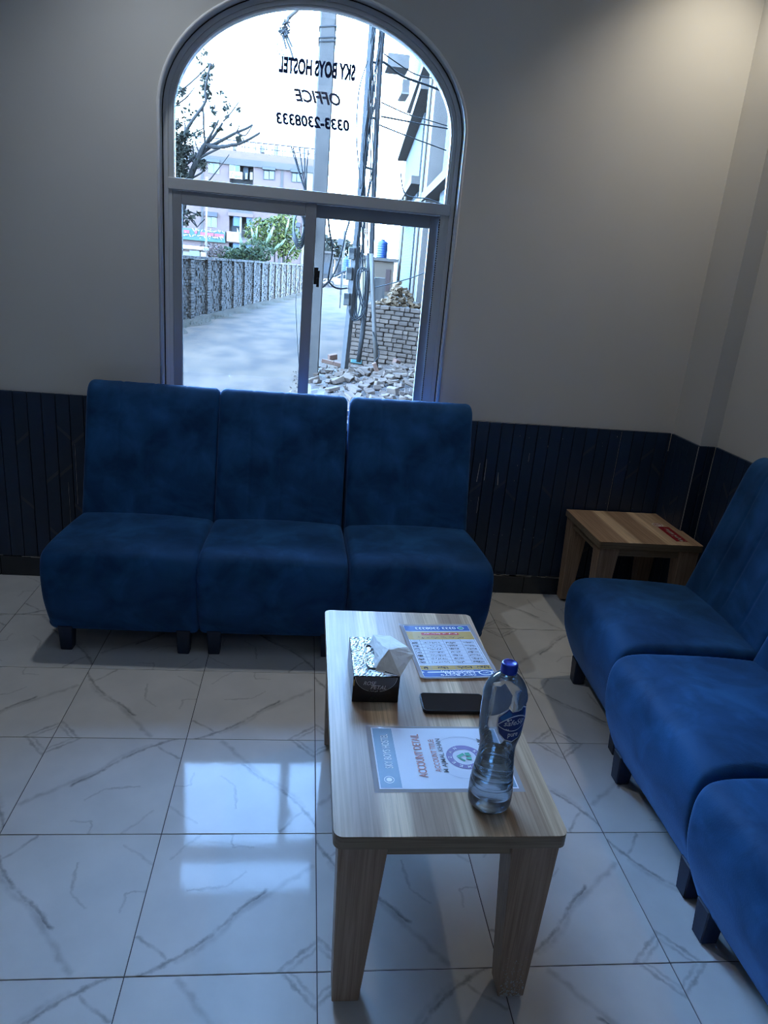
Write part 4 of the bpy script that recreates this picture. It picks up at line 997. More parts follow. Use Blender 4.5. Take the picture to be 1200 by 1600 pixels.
# bundle of cables wound round the lattice pole
cbn = MB(); rr = random.Random(3)
for q_ in range(9):
    off = rr.uniform(-9, 7); ph_ = rr.uniform(0, 6); pts = []
    for k in range(18):
        y = 25+k*28; cx_ = 590-(y-25)*.062
        pts.append(at(cx_+off+3.5*math.sin(ph_+k*.9)+rr.uniform(-1, 1), y, YI-.08+rr.uniform(-.05, .15)))
    cbn.tube(pts, .010, n=4, cap=False)
cbn.build('cable_bundle', M_cable, ip, smooth=True)['kind'] = 'stuff'
MB().tube(pl_([(577, 396), (575, 430), (571, 480), (565, 530), (560, 566)], YI), .045, n=6).build('cable_trunk', M_iron, ip, smooth=True)
for pts in ([(573, 421), (566, 418), (560, 424), (557, 440), (560, 460), (566, 480), (572, 500)], [(575, 424), (568, 423), (563, 428), (561, 445), (565, 465), (570, 490)], [(546, 478), (548, 492), (553, 498), (560, 496), (567, 487), (569, 470)], [(545, 484), (550, 500), (558, 500), (566, 494), (571, 480)], [(571, 422), (562, 420), (558, 432), (563, 470), (558, 496)]):
    MB().tube([V(p) for p in catmull([tuple(p) for p in pl_(pts, YI-.2)], 4)], .013, n=5).build('hanging_cable', M_cable, ip, smooth=True)
gp = MB().tube(pl_([(580.5, 396), (582, 440), (584.5, 510), (588, 574)], YI-.25), .042, n=12)
tag(gp.build('drain_pipe', M_pipe, smooth=True), 'smooth pale grey pipe leaning beside the dark lattice pole', 'pipe')
def cable(pts, Y, r, lab, m=M_cable, n=5, Y2=None, grp=None):
    k = len(pts); P_ = [at(x, y, Y+((Y2-Y)*i/(k-1) if Y2 else 0)) for i, (x, y) in enumerate(pts)]
    o = MB().tube([V(p) for p in catmull([tuple(p) for p in P_], 5)], r, n=n).build('cable', m, smooth=True)
    return tag(o, lab, 'cable', grp or 'cables over the lane')
cable([(508, 330), (507.5, 370), (506, 400), (503, 440), (502, 470)], YP-.1, .012, 'thin cable hanging straight down beside the concrete pole')
cable([(512, 325), (513, 343), (515, 362), (519, 385), (518, 402), (514, 425), (513, 438), (520, 447), (530, 451), (542, 450)], YP-.1, .016, 'slack black cable looping left of the white car, nearest the concrete pole', Y2=YI)
cable([(547, 335), (545, 348), (540, 365), (533, 395), (525, 420), (517, 435), (512, 441), (504, 449)], YP, .017, 'slack black cable slanting down left across the white car')
cable([(517, 434), (530, 428), (541, 423)], YP, .012, 'short cable running up from cable crossing to the middle meter box')
cable([(573, 460), (585, 450), (600, 446), (640, 435), (668, 424)], YI, .010, 'thin wire sagging from grey pipe to the right window edge')
cable([(582, 518), (587, 530), (591, 545), (592, 556), (585, 566)], YI-.3, .010, 'short wire curling round the foot of the grey pipe')
cable([(590, 93), (604, 100), (629, 119), (670, 134), (700, 146)], YI, .022, 'thick cable drooping right from top of the lattice pole', Y2=17)
cable([(600, 84), (643, 113), (665, 120), (690, 124)], YI, .010, 'thin cable just above the thick drooping one, upper right', Y2=17)
cable([(596, 160), (638, 179), (670, 188), (699, 197)], YI, .010, 'upper of two close wires crossing the unfinished building', Y2=17)
cable([(596, 182), (638, 190), (670, 196), (699, 201)], YI, .014, 'lower of two close wires crossing the unfinished building', Y2=17)
cable([(592, 195), (635, 212), (670, 225), (697, 235)], YI, .011, 'wire crossing the unfinished building at mid height of the arch pane', Y2=17)
cable([(626, 270), (628, 287), (632, 301), (644, 308), (670, 311), (694, 321)], 16.5, .012, 'wire looping low across the unfinished building just above the transom')
cable([(574, 96), (573, 100), (561, 142), (557, 208), (561, 267), (563, 295)], YI-.15, .010, 'loose wire bowing out left of the lattice pole')
cable([(466, 440), (462, 470), (463, 500), (465, 540), (468, 585)], YP-.3, .006, 'hair-thin wire hanging in front of the lane by the mullion')
# hanging splice with strands, and the coil at the concrete pole
sp_ = empty('cable_splice', at(443, 45, YP), 'ragged knot of cables hanging near the top of the arch pane', 'cable joint')
MB().tube(pl_([(478, -4), (471, 8), (462, 18), (449, 29)], YP), .028, n=7).build('thick_cable', M_conc, sp_, smooth=True)
kn = MB(); rr = random.Random(8)
for q_ in range(60):
    t = rr.random(); cx_ = 448-(1-t)*rr.uniform(0, 14); cy_ = 30+25*rr.random(); 
    if cy_ < 38: cx_ = 447+rr.uniform(-3, 3)
    p = at(cx_, cy_, YP+rr.uniform(-.05, .05)); q2 = p+V((rr.uniform(-.07, .07), rr.uniform(-.03, .03), rr.uniform(-.08, .05))); kn.tube([p, q2], .014, n=4)
kn.build('knot', M_iron, sp_)['kind'] = 'stuff'
for pts in ([(441, 55), (444, 64), (447, 76)], [(446, 56), (449, 66), (454, 78), (458, 92)], [(448, 55), (452, 64), (456, 73)], [(428, 45), (434, 48), (441, 56)], [(442, 56), (441, 70), (440, 86)], [(434, 60), (433, 75), (434, 86)], [(434, 84), (446, 86), (452, 83)], [(456, 78), (459, 66), (459, 60)]):
    MB().tube(pl_(pts, YP), .016 if pts[0][0] in (441, 446, 448) else .006, n=5).build('strand', M_iron, sp_)
co_ = empty('cable_coil', at(468, 365, YP-.4), 'coil of dark cable hanging with its strands left of the concrete pole', 'cable coil')
for q_ in range(6):
    ph_ = q_*.5; MB().tube([at(467+(7.5+q_*.5)*math.cos(t)+1.2*math.sin(ph_), 352+(20+2.2*q_)*math.sin(t)+2*math.cos(ph_)+q_*1.5, YP-.4+.03*q_) for t in [2*PI*k/28 for k in range(29)]], .013, n=5).build('loop', M_cable, co_, smooth=True)
for (tx_, ty_) in ((455, 229), (458, 231), (468, 231), (476, 231), (482, 233)):
    MB().tube([at(tx_, ty_, YP-.4), at((tx_+478)/2-1, 265, YP-.4), at(478, 303, YP-.4), at(474, 340, YP-.4)], .010, n=4).build('strand', M_cable, co_)
for (a_, b_) in (((455, 229), (440, 86)), ((468, 231), (455, 92)), ((476, 231), (458, 92))):
    MB().tube([at(*a_, YP-.4), at((a_[0]+b_[0])/2-3, (a_[1]+b_[1])/2, YP-.2), at(*b_, YP)], .004, n=3).build('thin_strand', M_cable, co_)

# --- low brick retaining wall with individual bricks
A0 = gz(546, 572); B0 = gz(690, 596); A0.z = ZG; B0.z = ZG
dw = (B0-A0); Lb = dw.length; dw.normalize(); nb = V((dw.y, -dw.x, 0))
if nb.y > 0: nb = -nb
ZT2 = at(625, 479, 15.3).z
lw = empty('retaining_wall', A0+dw*Lb/2, 'low grey wall of large uneven bricks at the lane edge behind the pipe', 'wall')
CH = .094
rows = int((ZT2-ZG)/CH)
def topz(s): return ZG+(ZT2-ZG)*(.80 if s < .10*Lb else .9 if s < .2*Lb else 1.0)
bmesh_v = []
for k in range(6):
    m_ = MB().box(-.118, .118, -.06, .05, 0, .078, jit=.009); me_o = m_.build('brick', M_gbrick, lw, off=V((0, 0, 0)), bevel=.008, segs=1); bmesh_v.append(me_o.data); bpy.data.objects.remove(me_o)
def put_brick(name, me, par, loc, ang, sx=1, bev=.012):
    o = bpy.data.objects.new(name, me); scn.collection.objects.link(o); o.parent = par; o.location = loc-base[par]; o.rotation_euler = (R.uniform(-.02, .02), R.uniform(-.02, .02), ang); o.scale = (sx, 1, 1)
    bv = o.modifiers.new('bevel', 'BEVEL'); bv.width = bev; bv.segments = 1; return o
ang = math.atan2(dw.y, dw.x)
for r_i in range(rows):
    z = ZG+r_i*CH; s = -.1 if r_i % 2 else .02
    while s < Lb+.1:
        sx = R.uniform(.9, 1.05) if R.random() < .8 else .5
        ln = .236*sx
        if z+CH <= topz(s+ln/2)+.01 : put_brick('brick', bmesh_v[R.randrange(6)], lw, A0+dw*(s+ln/2)+nb*R.uniform(-.01, .012)+V((0, 0, z-ZG)), ang, sx)
        s += ln+.011
cm = MB(); 
for (s0, s1) in ((-.1, .10*Lb), (.10*Lb, .2*Lb), (.2*Lb, Lb+.2)):
    zz = topz((s0+s1)/2)-.05; a, c = A0+dw*s0-nb*.02, A0+dw*s1-nb*.02
    cm.prism([a, c, c-nb*.20, a-nb*.20], (0, 0, zz-ZG))
cm.build('mortar_core', M_mortar, lw)
# raised plot behind it
a, c = A0+dw*(.1*Lb)-nb*.2, B0+dw*.4-nb*.2
tp_ = MB().prism([a, c, c+V((6, 16, 0)), a+V((1.3, 16, 0))], (0, 0, ZT2-.12-ZG)); tag(tp_.build('raised_plot', M_earth), kind='structure')

# --- rubble: each brick an object of its own
rub_meshes = []
tmp = empty('tmp', (0, 0, 0))
for k in range(10):
    L_, W_, H_ = R.uniform(.13, .235), R.uniform(.09, .115), R.uniform(.055, .075)
    m_ = MB().box(-L_/2, L_/2, -W_/2, W_/2, -H_/2, H_/2, jit=.016)
    o = m_.build('broken_brick', M_rubble, tmp, off=V((0, 0, 0))); rub_meshes.append(o.data); bpy.data.objects.remove(o)
bpy.data.objects.remove(tmp)
MX0, MX1 = gz(497, 600).x-.15, gz(690, 600).x
def mound(x, y):
    t = (x-MX0)/(MX1-MX0); front = 11.2; back = 15.2
    if not 0 <= t <= 1.15: return 0
    h = (.10+.22*min(1, t*1.3))*max(0, math.sin(PI*min(1, max(0, (y-front)/(back-front))*.75+.02)))
    if y < front: h = 0
    return h
mm = MB(); nx, ny = 30, 30
for j in range(ny+1):
    for i in range(nx+1):
        x = MX0-.2+(MX1-MX0+.6)*i/nx; y = 10.9+4.6*j/ny; mm.v.append(V((x, y, ZG-.03+mound(x, y)+R.uniform(-.02, .03)*(1 if mound(x, y) > .03 else .2))))
for j in range(ny):
    for i in range(nx): a = j*(nx+1)+i; mm.f.append([a, a+1, a+nx+2, a+nx+1])
tag(mm.build('rubble_earth', M_mortar, fix=False), 'pale earth and dust under the heap of broken bricks', 'earth mound', kind='stuff')
GR = 'broken bricks heaped outside the window'
n_r = 0; rr = random.Random(21)
while n_r < 285:
    x = MX0+(MX1-MX0+.15)*rr.random()**.8; y = rr.uniform(10.7, 15.3)
    t = (x-MX0)/(MX1-MX0)
    if t < .25 and rr.random() < .45 and y < 13: continue
    if y > 14.6 and rr.random() < .6: continue
    me_ = rub_meshes[rr.randrange(10)]
    o = bpy.data.objects.new('broken_brick', me_); scn.collection.objects.link(o)
    o.location = (x, y, ZG+mound(x, y)+rr.uniform(.01, .055)); o.rotation_euler = (rr.uniform(-.35, .35), rr.uniform(-.35, .35), rr.uniform(0, PI))
    if rr.random() < .12: o.rotation_euler = (rr.uniform(.7, 1.4), rr.uniform(-.3, .3), rr.uniform(0, PI))
    sc = rr.uniform(.75, 1.25); o.scale = (sc, sc, sc)
    bv = o.modifiers.new('bevel', 'BEVEL'); bv.width = .009; bv.segments = 1
    tag(o, 'pale broken brick in the rubble heap outside the window', 'brick', GR); n_r += 1
ch_ = MB()
for k in range(900):
    x = MX0-.35+(MX1-MX0+.5)*rr.random(); y = rr.uniform(10.3, 15.4); s = rr.uniform(.012, .04)
    p = V((x, y, ZG+mound(x, y)+s*.4)); q = [p+V((rr.uniform(-s, s), rr.uniform(-s, s), rr.uniform(-s, s)*.8)) for _ in range(4)]
    ch_.add(q, [(0, 1, 2), (0, 2, 3), (0, 3, 1), (1, 3, 2)])
tag(ch_.build('brick_chips', M_rubble), 'small chips and crumbs of brick scattered round the rubble heap', 'rubble chips', kind='stuff')
def special(px, py, dims, rot, m, lab, z=.09, name='brick', cat='brick'):
    p = gz(px, py); L_, W_, H_ = dims
    o = MB().box(-L_/2, L_/2, -W_/2, W_/2, -H_/2, H_/2, jit=.006).build(name, m, bevel=.008, segs=1, off=V((0, 0, 0)))
    o.location = (p.x, p.y, ZG+mound(p.x, p.y)+z); o.rotation_euler = rot; return tag(o, lab, cat)
special(519, 566, (.20, .11, .13), (.2, -.2, .5), M_redbrick, 'reddish brick standing on the heap left of the flat iron post', .12)
special(511, 580, (.25, .11, .08), (0, .12, -.1), M_redbrick, 'flat reddish brick lying just left of the flat iron post foot', .12)
special(529, 590, (.22, .11, .08), (.1, .1, -.3), M_redbrick, 'reddish brick in front of the flat iron post foot', .12)
special(585, 606, (.22, .115, .08), (.25, 1.1, .3), M_redbrick, 'reddish brick with a hollow face, standing on end at front of heap', .14)
special(617, 592, (.13, .12, .11), (.3, .2, .6), M_redbrick, 'reddish half brick near the middle of the rubble heap', .13)
pk = special(556, 575, (.24, .04, .085), (-.3, .06, -.02), M_cyan, 'flat cyan and white packet lying on the rubble beside iron post', .12, 'packet', 'packet')
MB().box(-.11, .05, -.0225, -.0205, -.03, .005).build('white_panel', M_swhite, pk, off=V((0, 0, 0)))
# heap of tan bricks on the raised plot
cc = at(626, 476, 16.6)
for k in range(95):
    t = rr.random(); x = cc.x+rr.gauss(0, .28); y = 16.7+rr.uniform(-.3, .5); hh = max(0, .46*math.exp(-((x-cc.x+.02)/.28)**2)+.04)
    o = bpy.data.objects.new('broken_brick', rub_meshes[rr.randrange(10)].copy() if k < 4 else tan_m[k % 4]); 
    if k < 4:
        o.data.materials[0] = M_tanbrick
        tan_m = (tan_m if k else [])+[o.data]
    scn.collection.objects.link(o); o.location = (x, y, ZT2-.1+rr.random()*hh+.03); o.rotation_euler = (rr.uniform(-.5, .5), rr.uniform(-.5, .5), rr.uniform(0, PI)); o.scale = (.75, .75, .75)
    tag(o, 'tan broken brick in the small heap on top behind retaining wall', 'brick', 'tan bricks on the raised plot')

# --- tree with bare branches
YT = 15.0
tr = empty('tree', V((at(262, 520, YT).x, YT, ZG)), 'sparse tree with bare branches and dusty leaves at left of window', 'tree')
c8 = lambda L_: [(265+x/6.664, 60+y/6.664) for x, y in L_]
tk = [tuple(V((at(262, 520, YT).x, YT, ZG-.05))), tuple(at(268, 470, YT)), tuple(at(275, 400, YT)), tuple(at(283, 335, YT))]+[tuple(at(x, y, YT)) for x, y in c8([(205, 1480), (260, 1330), (310, 1220), (350, 1130), (375, 1100)])]
MB().tube([V(p) for p in catmull(tk, 4)], .085, n=8, r1=.035).build('trunk', M_bark, tr, smooth=True)
BR = [([(375, 1100), (365, 1050), (355, 930), (350, 700)], .018), ([(375, 1100), (440, 1040), (500, 960), (550, 880)], .028), ([(375, 1100), (420, 1020), (470, 930), (510, 850)], .02),
      ([(375, 1100), (450, 1130), (560, 1130), (650, 1110), (720, 1100), (830, 1050), (940, 985)], .03), ([(310, 1220), (420, 1130), (550, 1060), (690, 985), (800, 940), (865, 900)], .028),
      ([(690, 985), (760, 1010), (800, 1000), (860, 910)], .012), ([(300, 1250), (400, 1200), (530, 1140)], .02), ([(130, 1340), (220, 1270), (300, 1200), (380, 1160)], .025),
      ([(60, 1120), (100, 1060), (170, 960), (240, 850), (330, 730), (350, 700), (380, 630), (370, 540), (400, 380), (430, 260)], .026), ([(20, 640), (100, 560), (200, 480), (330, 360), (420, 260)], .014),
      ([(10, 760), (80, 690), (180, 610), (260, 510)], .012), ([(560, 860), (590, 830), (650, 760), (725, 655)], .012), ([(100, 1060), (200, 1010), (350, 940)], .012), ([(-60, 1250), (60, 1120), (130, 1340)], .03),
      ([(690, 985), (715, 940), (728, 895)], .01), ([(940, 985), (942, 930)], .007), ([(160, 960), (160, 900), (140, 850)], .012), ([(180, 1480), (330, 1400), (350, 1340)], .014),
      ([(240, 1290), (245, 1200), (240, 1100), (225, 1030)], .012), ([(330, 1220), (290, 1150), (270, 1080)], .012), ([(380, 600), (280, 600), (180, 600)], .008), ([(380, 1520), (500, 1370), (620, 1210)], .010)]
bare = MB()
for i, (pts, r0_) in enumerate(BR):
    P_ = [at(x, y, YT+.12*math.sin(i*2.1)*min(k, 3)) for k, (x, y) in enumerate(c8(pts))]
    MB().tube([V(p) for p in catmull([tuple(p) for p in P_], 3)], r0_*1.4, n=5, r1=r0_*.7).build('branch', M_bark, tr, smooth=True)
for pts in ([(286, 330), (295, 339), (300, 346), (308, 355), (313, 349), (320, 342)], [(286, 335), (300, 332), (310, 336)], [(308, 355), (303, 345), (290, 340)]):
    MB().tube(pl_(pts, YT), .012, n=4).build('branch', M_bark, tr)
lf = MB(); rr = random.Random(12)
CL = [(430, 290, 30, 20), (385, 400, 55, 70), (365, 500, 45, 55), (390, 590, 55, 50), (130, 560, 55, 45), (90, 680, 28, 12), (440, 720, 35, 16), (470, 780, 22, 12), (590, 720, 42, 26), (720, 740, 22, 12), (725, 1040, 38, 34), (600, 810, 16, 7),
      (80, 900, 45, 50), (90, 1050, 70, 120), (170, 1010, 60, 70), (110, 1180, 105, 260), (190, 1150, 50, 50), (80, 1330, 95, 260), (120, 1440, 90, 230), (330, 1310, 55, 70), (250, 1000, 32, 16), (470, 900, 28, 16), (530, 950, 30, 18),
      (250, 770, 80, 14), (150, 820, 90, 16), (350, 150, 60, 8), (310, 240, 40, 10), (640, 890, 20, 3), (540, 560, 60, 8), (320, 990, 30, 12), (-60, 1200, 120, 200), (-40, 1000, 110, 120)]
for cx_, cy_, rd, n in CL:
    for k in range(int(n*1.6)):
        x, y = c8([(cx_+rr.gauss(0, rd*.5), cy_+rr.gauss(0, rd*.5))])[0]; p = at(x, y, YT+rr.uniform(-.35, .35)); s = rr.uniform(.025, .055)
        d1 = V((rr.uniform(-1, 1), rr.uniform(-1, 1), rr.uniform(-1, .3))).normalized()*s; d2 = d1.cross(V((rr.uniform(-1, 1), rr.uniform(-1, 1), rr.uniform(-1, 1)))).normalized()*s*.5
        lf.add([p-d1, p+d2, p+d1, p-d2], [(0, 1, 2, 3)])
for cx_, cy_, rd, n in ((291, 331, 5, 30), (291, 349, 4, 24), (302, 340, 4, 14), (288, 341, 3, 12), (310, 334, 3, 8)):
    for k in range(n):
        p = at(cx_+rr.gauss(0, rd*.6), cy_+rr.gauss(0, rd*.6), YT+rr.uniform(-.2, .2)); s = rr.uniform(.03, .06)
        d1 = V((rr.uniform(-1, 1), rr.uniform(-1, 1), rr.uniform(-1, .3))).normalized()*s; d2 = d1.cross(V((0, 1, .3))).normalized()*s*.4; lf.add([p-d1, p+d2, p+d1, p-d2], [(0, 1, 2, 3)])
lf.build('foliage', M_leafd, tr, fix=False)['kind'] = 'stuff'

# --- shrubs and banana plants beyond the wall
YB = 50.0
def bush(cl, Y, m, name, lab, size, seed, cat='shrub', base_px=None, depth=1.0):
    rr = random.Random(seed); e = empty(name, V((at(cl[0][0], cl[0][1], Y).x, Y, ZG)), lab, cat); f = MB()
    for cx_, cy_, rx_, ry_, n in cl:
        for k in range(n):
            a_ = rr.uniform(0, 2*PI); q = math.sqrt(rr.random()); p = at(cx_+rx_*q*math.cos(a_), cy_+ry_*q*math.sin(a_), Y+rr.uniform(-depth, depth)); s = size*rr.uniform(.5, 1.2)
            d1 = V((rr.uniform(-1, 1), rr.uniform(-1, 1), rr.uniform(-.6, 1))).normalized()*s; d2 = d1.cross(V((rr.uniform(-1, 1), rr.uniform(-1, 1), rr.uniform(-1, 1)))).normalized()*s*.45
            f.add([p-d1, p+d2, p+d1, p-d2], [(0, 1, 2, 3)])
    f.build('foliage', m, e, fix=False)['kind'] = 'stuff'
    sm = MB()
    for cx_, cy_, rx_, ry_, n in cl: 
        p = at(cx_, cy_, Y); sm.tube([V((p.x+rr.uniform(-.2, .2), Y, ZG)), V((p.x, Y, p.z))], .05, n=5)
    sm.build('stem', M_bark, e); return e
bush([(375, 400, 35, 12, 500), (355, 398, 25, 12, 300), (400, 393, 28, 18, 450)], YB-2, M_leafm, 'green_shrub', 'dense dark green shrub rising over the brick wall', .16, 31)
bush([(430, 365, 30, 28, 750), (450, 380, 22, 30, 500), (400, 362, 18, 22, 260), (445, 345, 18, 12, 200)], YB+1, M_leafg, 'yellow_green_shrub', 'bright sunlit yellow green bush beyond the end of the brick wall', .17, 32)
bush([(330, 393, 22, 12, 260), (322, 398, 14, 8, 120)], YB-4, island_mat('dry_leaf', (.10, .09, .10), (.15, .13, .14), (.20, .17, .17)), 'dry_shrub', 'dry purplish grey shrub left of the dark green shrub', .13, 33)
bn = empty('banana_plant', V((at(415, 400, YB-1).x, YB-1, ZG)), 'banana plant with broad upright leaves among the shrubs', 'plant')
for (x0, y0, x1, y1, w_) in ((383, 402, 370, 356, 4.5), (412, 392, 428, 352, 5), (400, 385, 392, 355, 3.5), (425, 398, 447, 372, 4), (450, 398, 470, 372, 3), (398, 385, 402, 352, 3), (424, 400, 436, 380, 5), (445, 370, 452, 340, 3)):
    lf_ = MB(); K = 8
    for k in range(K+1):
        t = k/K; wd = w_*math.sin(PI*min(1, t*.93+.06))**.7*.5/1130*YB; c = at(x0+(x1-x0)*t, y0+(y1-y0)*t, YB-1-.5*math.sin(PI*t)); s = V((1, .3, (x0-x1)/60))*wd
        lf_.v += [c-s+V((0, .12, 0)), c, c+s+V((0, .12, 0))]
    for k in range(K): lf_.f += [[3*k, 3*k+1, 3*k+4, 3*k+3], [3*k+1, 3*k+2, 3*k+5, 3*k+4]]
    lf_.build('leaf', M_ban, bn, fix=False)
MB().tube([V((at(405, 400, YB-1).x, YB-1, ZG)), at(410, 385, YB-1)], .12, n=8).build('stem', M_ban, bn)

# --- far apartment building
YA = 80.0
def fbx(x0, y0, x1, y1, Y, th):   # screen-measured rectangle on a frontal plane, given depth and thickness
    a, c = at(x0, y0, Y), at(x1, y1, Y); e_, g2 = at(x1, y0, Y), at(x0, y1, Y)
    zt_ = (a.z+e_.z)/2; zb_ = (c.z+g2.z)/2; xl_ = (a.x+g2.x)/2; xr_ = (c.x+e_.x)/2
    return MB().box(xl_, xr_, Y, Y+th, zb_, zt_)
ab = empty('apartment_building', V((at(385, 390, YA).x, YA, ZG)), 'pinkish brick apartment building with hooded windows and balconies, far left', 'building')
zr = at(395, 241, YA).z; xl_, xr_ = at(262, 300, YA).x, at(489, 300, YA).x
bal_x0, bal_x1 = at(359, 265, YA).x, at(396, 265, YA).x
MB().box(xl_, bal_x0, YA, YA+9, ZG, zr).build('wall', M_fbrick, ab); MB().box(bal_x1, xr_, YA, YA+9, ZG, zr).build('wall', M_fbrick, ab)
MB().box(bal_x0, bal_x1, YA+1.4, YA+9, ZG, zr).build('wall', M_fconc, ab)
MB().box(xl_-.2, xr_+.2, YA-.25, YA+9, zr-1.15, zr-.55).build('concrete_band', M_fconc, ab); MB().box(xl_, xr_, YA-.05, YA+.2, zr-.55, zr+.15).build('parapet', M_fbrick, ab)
MB().box(xr_-.9, xr_+.25, YA-.1, YA+1, ZG, zr-.6).build('corner_column', M_fwhite, ab)
for xx in (at(316, 300, YA).x, at(440, 300, YA).x): MB().box(xx-.12, xx+.12, YA-.06, YA, ZG, zr-1.15).build('brick_rib', M_fconc, ab)
rl = MB(); 
for k in range(28): x = xl_+(xr_-xl_)*k/27; rl.tube([V((x, YA+.3, zr+.1)), V((x, YA+.3, zr+1.1))], .035, n=4)
rl.tube([V((xl_, YA+.3, zr+1.1)), V((xr_, YA+.3, zr+1.1))], .05, n=4); rl.tube([V((xl_, YA+.3, zr+.6)), V((xr_, YA+.3, zr+.6))], .035, n=4)
rl.build('roof_railing', M_fshade, ab)
for (x0, y0, x1, y1) in ((363, 226, 369, 234), (406, 228, 413, 238), (428, 228, 434, 242)): fbx(x0, y0, x1, y1, YA+1, 1).build('roof_block', M_fwhite, ab)
DY = 84
for (x0, x1, y0, y1, wh) in ((325, 343, 250, 271, 1), (411.5, 429.5, 262, 281, 0), (455.5, 472, 266, 285, 0)):
    for fl in range(3):
        yy0, yy1 = y0+fl*42, y1+fl*42; xs1 = -fl*2
        fr = fbx(x0+xs1, yy0+4, x1+xs1, yy1, YA-.06, .1).build('window', M_fwhite if wh else M_fshade, ab)
        xm = (x0+x1)/2+xs1
        fbx(x0+1.2+xs1, yy0+5.5, xm-.5, yy1-1.2, YA-.09, .06).build('pane', M_fglass, fr); fbx(xm+.5, yy0+5.5, x1-1.2+xs1, yy1-1.2, YA-.09, .06).build('pane', M_fglass, fr)
        a = at(x0-1+xs1, yy0+4.5, YA); c = at(x1+1+xs1, yy0+4.5, YA); zz = (a.z+c.z)/2
        MB().prism([V((a.x, YA, zz)), V((a.x, YA-.7, zz)), V((a.x, YA-.1, zz+.45)), V((a.x, YA, zz+.45))], (c.x-a.x, 0, 0)).build('window_hood', M_fshade, ab)
for fl in range(4):
    zf = at(377, 291+42*fl, YA).z
    MB().box(bal_x0-.1, bal_x1+.1, YA-.2, YA+1.4, zf-.35, zf).build('balcony_slab', M_fbrick, ab)
    if fl != 0: 
        MB().box(bal_x0, bal_x1, YA-.1, YA, zf, zf+.25).build('balcony_rail', M_fconc, ab)
        xm = (bal_x0+bal_x1)/2
        MB().box(xm-.1, xm+.1, YA, YA+.2, zf, zf+2.6).build('balcony_post', M_fwhite, ab)
        for dx_ in (-.75, .55): MB().box(xm+dx_, xm+dx_+.7, YA+.2, YA+.25, zf+1.3, zf+2.3).build('blue_cloth', M_blue, ab)
        MB().box(bal_x0+.15, xm-.2, YA+1.3, YA+1.41, zf+.1, zf+2.2).build('dark_opening', M_fdark, ab)
# top balcony: boarded part with sign, air conditioner, blue tank
fbx(358.5, 268, 379, 279.5, YA-.3, .1).build('sign_panel', M_swhite, ab)
sa = at(360, 276.5, YA-.32); sb_ = at(378, 277.7, YA-.32)
lettering('lettering', 'AL ARHAM', (sa.x, YA-.33, (sa.z+sb_.z)/2-.05), (sb_.x-sa.x, 0, 0), (0, 0, .30), M_fdark, ab)
tr_m = MB(); cc = at(363, 271, YA-.33); tr_m.add([cc+V((-.14, 0, -.08)), cc+V((0, 0, .12)), cc+V((.14, 0, -.08)), cc+V((0, 0, .02))], [(0, 1, 2, 3)]); tr_m.build('sign_emblem', M_fdark, ab)
wf = fbx(358, 255, 375, 269, YA-.1, .1).build('window', M_fwhite, ab)
fbx(359, 257.5, 365, 267, YA-.14, .06).build('pane', M_fglass, wf); fbx(368, 258, 373.5, 268, YA-.14, .06).build('pane', mat('green_curtain', (.10, .26, .20), .6), wf)
acu = fbx(363.5, 248, 373, 254.5, YA+.1, .5).build('air_conditioner', M_fwhite, ab); p = at(367, 251, YA+.08)
MB().tube([V((p.x, YA+.02, p.z)), V((p.x, YA+.12, p.z))], .17, n=16).build('fan_grille', M_fdark, acu)
fbx(381, 247, 389.5, 257, YA+.3, .6).build('blue_drum', M_blue, ab); fbx(380, 258, 388, 281, YA+.9, .3).build('dark_opening', M_fdark, ab)
fbx(383, 270, 386.5, 280, YA+.1, .3).build('washing_machine', M_fwhite, ab); fbx(390.5, 269, 395, 281, YA+.1, .2).build('grille', M_fwhite, ab)
# shop sign below
sn_ = empty('shop_signboard', at(318, 366, 79.6), 'long dark green signboard with red script on the far building', 'sign')
a, c = at(262, 358, 79.6), at(352, 374, 79.6)
MB().box(a.x, c.x, 79.6, 79.95, (at(262, 374, 79.6).z+c.z)/2-.1, (a.z+at(352, 358, 79.6).z)/2).build('board', M_sgreen, sn_)
sg2 = MB()
for (x0, x1, yy) in ((287, 296, 361.5), (304, 308, 362.5), (313, 334, 365), (335, 350, 367.5)):
    p, q = at(x0, yy, 79.5), at(x1, yy+.8, 79.5); sg2.box(p.x, q.x, 79.5, 79.58, p.z-.14, p.z+.16)
sg2.build('red_script', M_sred, sn_)
sg3 = MB(); squiggle(sg3, at(287, 369.5, 79.48), at(350, 374.5, 79.48)-at(287, 369.5, 79.48), V((0, 0, .45)), 30, .6, .05, 44); squiggle(sg3, at(300, 361, 79.48), at(350, 365, 79.48)-at(300, 361, 79.48), V((0, 0, .35)), 24, .6, .05, 45)
sg3.build('white_script', M_swhite, sn_, fix=False)
pb = fbx(354, 362, 375, 378, 79.6, .38).build('poster_board', mat('pale_board', (.36, .33, .37), .7, c2=(.48, .46, .48), scale=2)); tag(pb, 'pale faded board right of the green signboard', 'sign')
